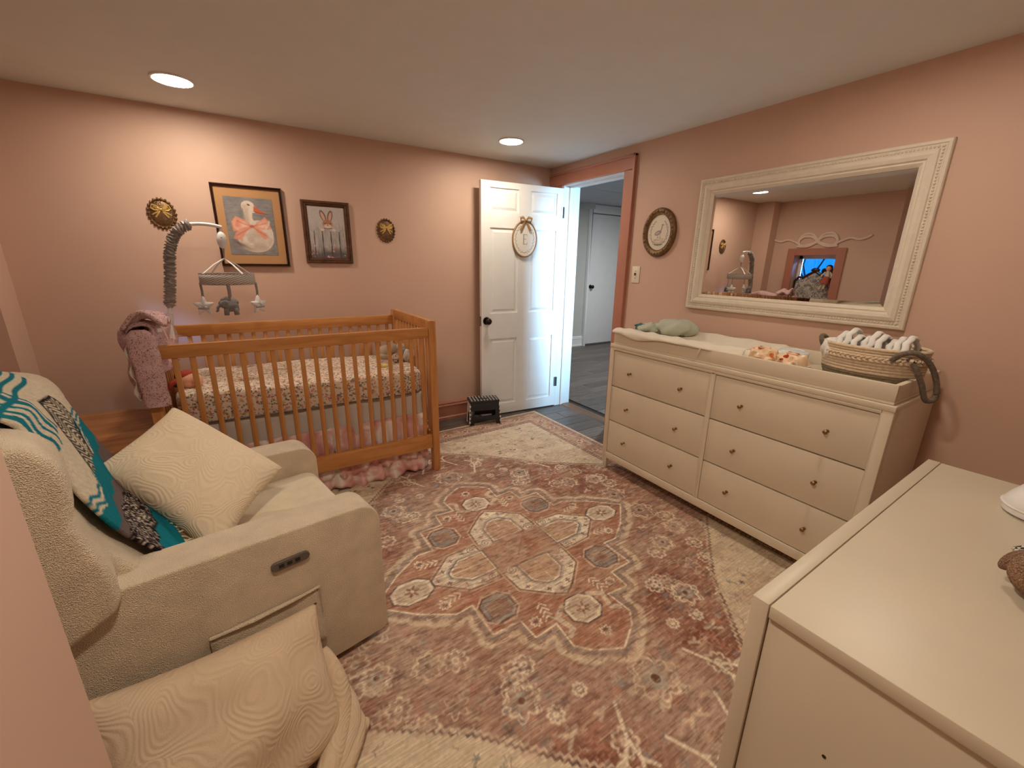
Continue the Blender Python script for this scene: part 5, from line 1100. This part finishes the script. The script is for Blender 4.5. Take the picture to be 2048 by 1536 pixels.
fast_grid('blanket_cloth', BP, img, painted('woven_wool', .95, .1, .9, 500.0), bl).modifiers.new('s', 'SOLIDIFY').thickness = .010
fr_ = MB(); rs = random.Random(8)
e0, e1 = Vector((-.185, .10, .640)), Vector((-.108, -.215, .500))
for k in range(26):
    p = e0.lerp(e1, k/25)+Vector((.012, 0, 0)); q = p+Vector((rs.uniform(.025, .06), rs.uniform(.01, .05), -rs.uniform(.02, .045)))
    fr_.tube([p, p.lerp(q, .5)+Vector((0, 0, .006)), q], [.004, .003, .002], 5)
tag(ab('fringe', fr_, M['creamc'], par=bl), kind='stuff')

# ================================================================== WINDOW SIDE OF THE ROOM (seen in the mirror)
bw = thing('wall_bow', 'pink painted ribbon bow moulding above the small window, seen in the mirror', 'wall ornament', (XL, 2.54, 1.58))
m = MB(); Pw = lambda y, z, o=.010: Vector((XL+o, y, z))
def wt(pts, r): m.tube(cr_spline([Pw(*p) for p in pts], 5), r*1.5, 8, flat=.7, upv=(1, 0, 0))
for cy, sg in ((2.65, 1), (2.43, -1)):
    for rr, off in ((.095, 0), (.055, .0)):
        wt([(2.54, 1.655), (2.54+sg*.06, 1.655+rr*.8), (2.54+sg*.16, 1.665+rr*.7), (2.54+sg*.21, 1.650), (2.54+sg*.17, 1.60+off), (2.54+sg*.08, 1.615), (2.54, 1.645)], .011)
    wt([(2.54+sg*.20, 1.62), (2.54+sg*.27, 1.655), (2.54+sg*.34, 1.675), (2.54+sg*.42, 1.655), (2.54+sg*.50, 1.678)], .009); wt([(2.54+sg*.50, 1.678), (2.54+sg*.53, 1.70)], .008); wt([(2.54, 1.64), (2.54+sg*.10, 1.59), (2.54+sg*.22, 1.595)], .010)
m.ell(Pw(2.54, 1.65), (.012, .035, .03)); m.build('moulding', pm('bow_paint', (228, 202, 188), .5), bw)
hs = thing('carved_screen', 'carved wood panel with grey lattice damask standing in the small window', 'screen', (XL-.08, 2.535, WZ0))
arch = [(WY0+.012, .73), (WY0+.012, 1.17), (WY0+.05, 1.22), (WY0+.10, 1.215), (WY0+.15, 1.25), (2.535, 1.30), (WY1-.15, 1.25), (WY1-.10, 1.215), (WY1-.05, 1.22), (WY1-.012, 1.17), (WY1-.012, .73)]
MB().prism([(p[0], p[1]-.02) for p in arch], XL-.105, XL-.085, 'x').build('damask_panel', M['damask'], hs, smooth=False)
MB().tube([Vector((XL-.09, *p)) for p in arch], .018, 8).ell((XL-.085, 2.535, 1.31), (.02, .05, .028)).build('carved_rail', M['walnutd'], hs)
lt = MB()
for k in range(-3, 5):
    for sg in (-1, 1):
        a_ = Vector((XL-.082, 2.535+k*.11-sg*.20, .76)); b_ = Vector((XL-.082, 2.535+k*.11+sg*.20, 1.22)); pts = [a_.lerp(b_, q/12) for q in range(13)]; pts = [p for p in pts if WY0+.03 < p.y < WY1-.03]
        if len(pts) > 1: lt.tube(pts, .0045, 5)
lt.build('lattice', M['creamc'], hs)
dl = thing('window_doll', 'dark haired doll in cream top and red skirt at the small window', 'doll', (XL-.02, 2.36, 1.17))
MB().ell((XL-.035, 2.375, 1.33), (.030, .030, .034), 16, 10).build('head', M['skin'], dl, ang=180)
MB().ell((XL-.047, 2.375, 1.345), (.030, .036, .032), 16, 10).ell((XL-.045, 2.335, 1.30), (.02, .026, .035)).ell((XL-.045, 2.425, 1.30), (.02, .028, .035)).build('hair', M['hairb'], dl, ang=180)
MB().cyl((XL-.035, 2.375, 1.305), (XL-.035, 2.375, 1.225), .018, .034, 14).tube([(XL-.035, 2.35, 1.29), (XL-.02, 2.325, 1.25), (XL-.01, 2.33, 1.22)], .010, 8).tube([(XL-.035, 2.40, 1.29), (XL-.02, 2.43, 1.25), (XL-.01, 2.43, 1.23)], .010, 8).build('blouse', M['creamc'], dl, ang=60)
MB().cyl((XL-.035, 2.375, 1.235), (XL-.02, 2.39, 1.15), .034, .052, 16).build('skirt', M['redc'], dl, ang=60)
MB().cyl((XL-.02, 2.375, 1.155), (XL-.01, 2.385, 1.09), .010, .012, 10).cyl((XL-.02, 2.41, 1.155), (XL-.01, 2.425, 1.085), .010, .012, 10).build('legs', M['creamc'], dl)
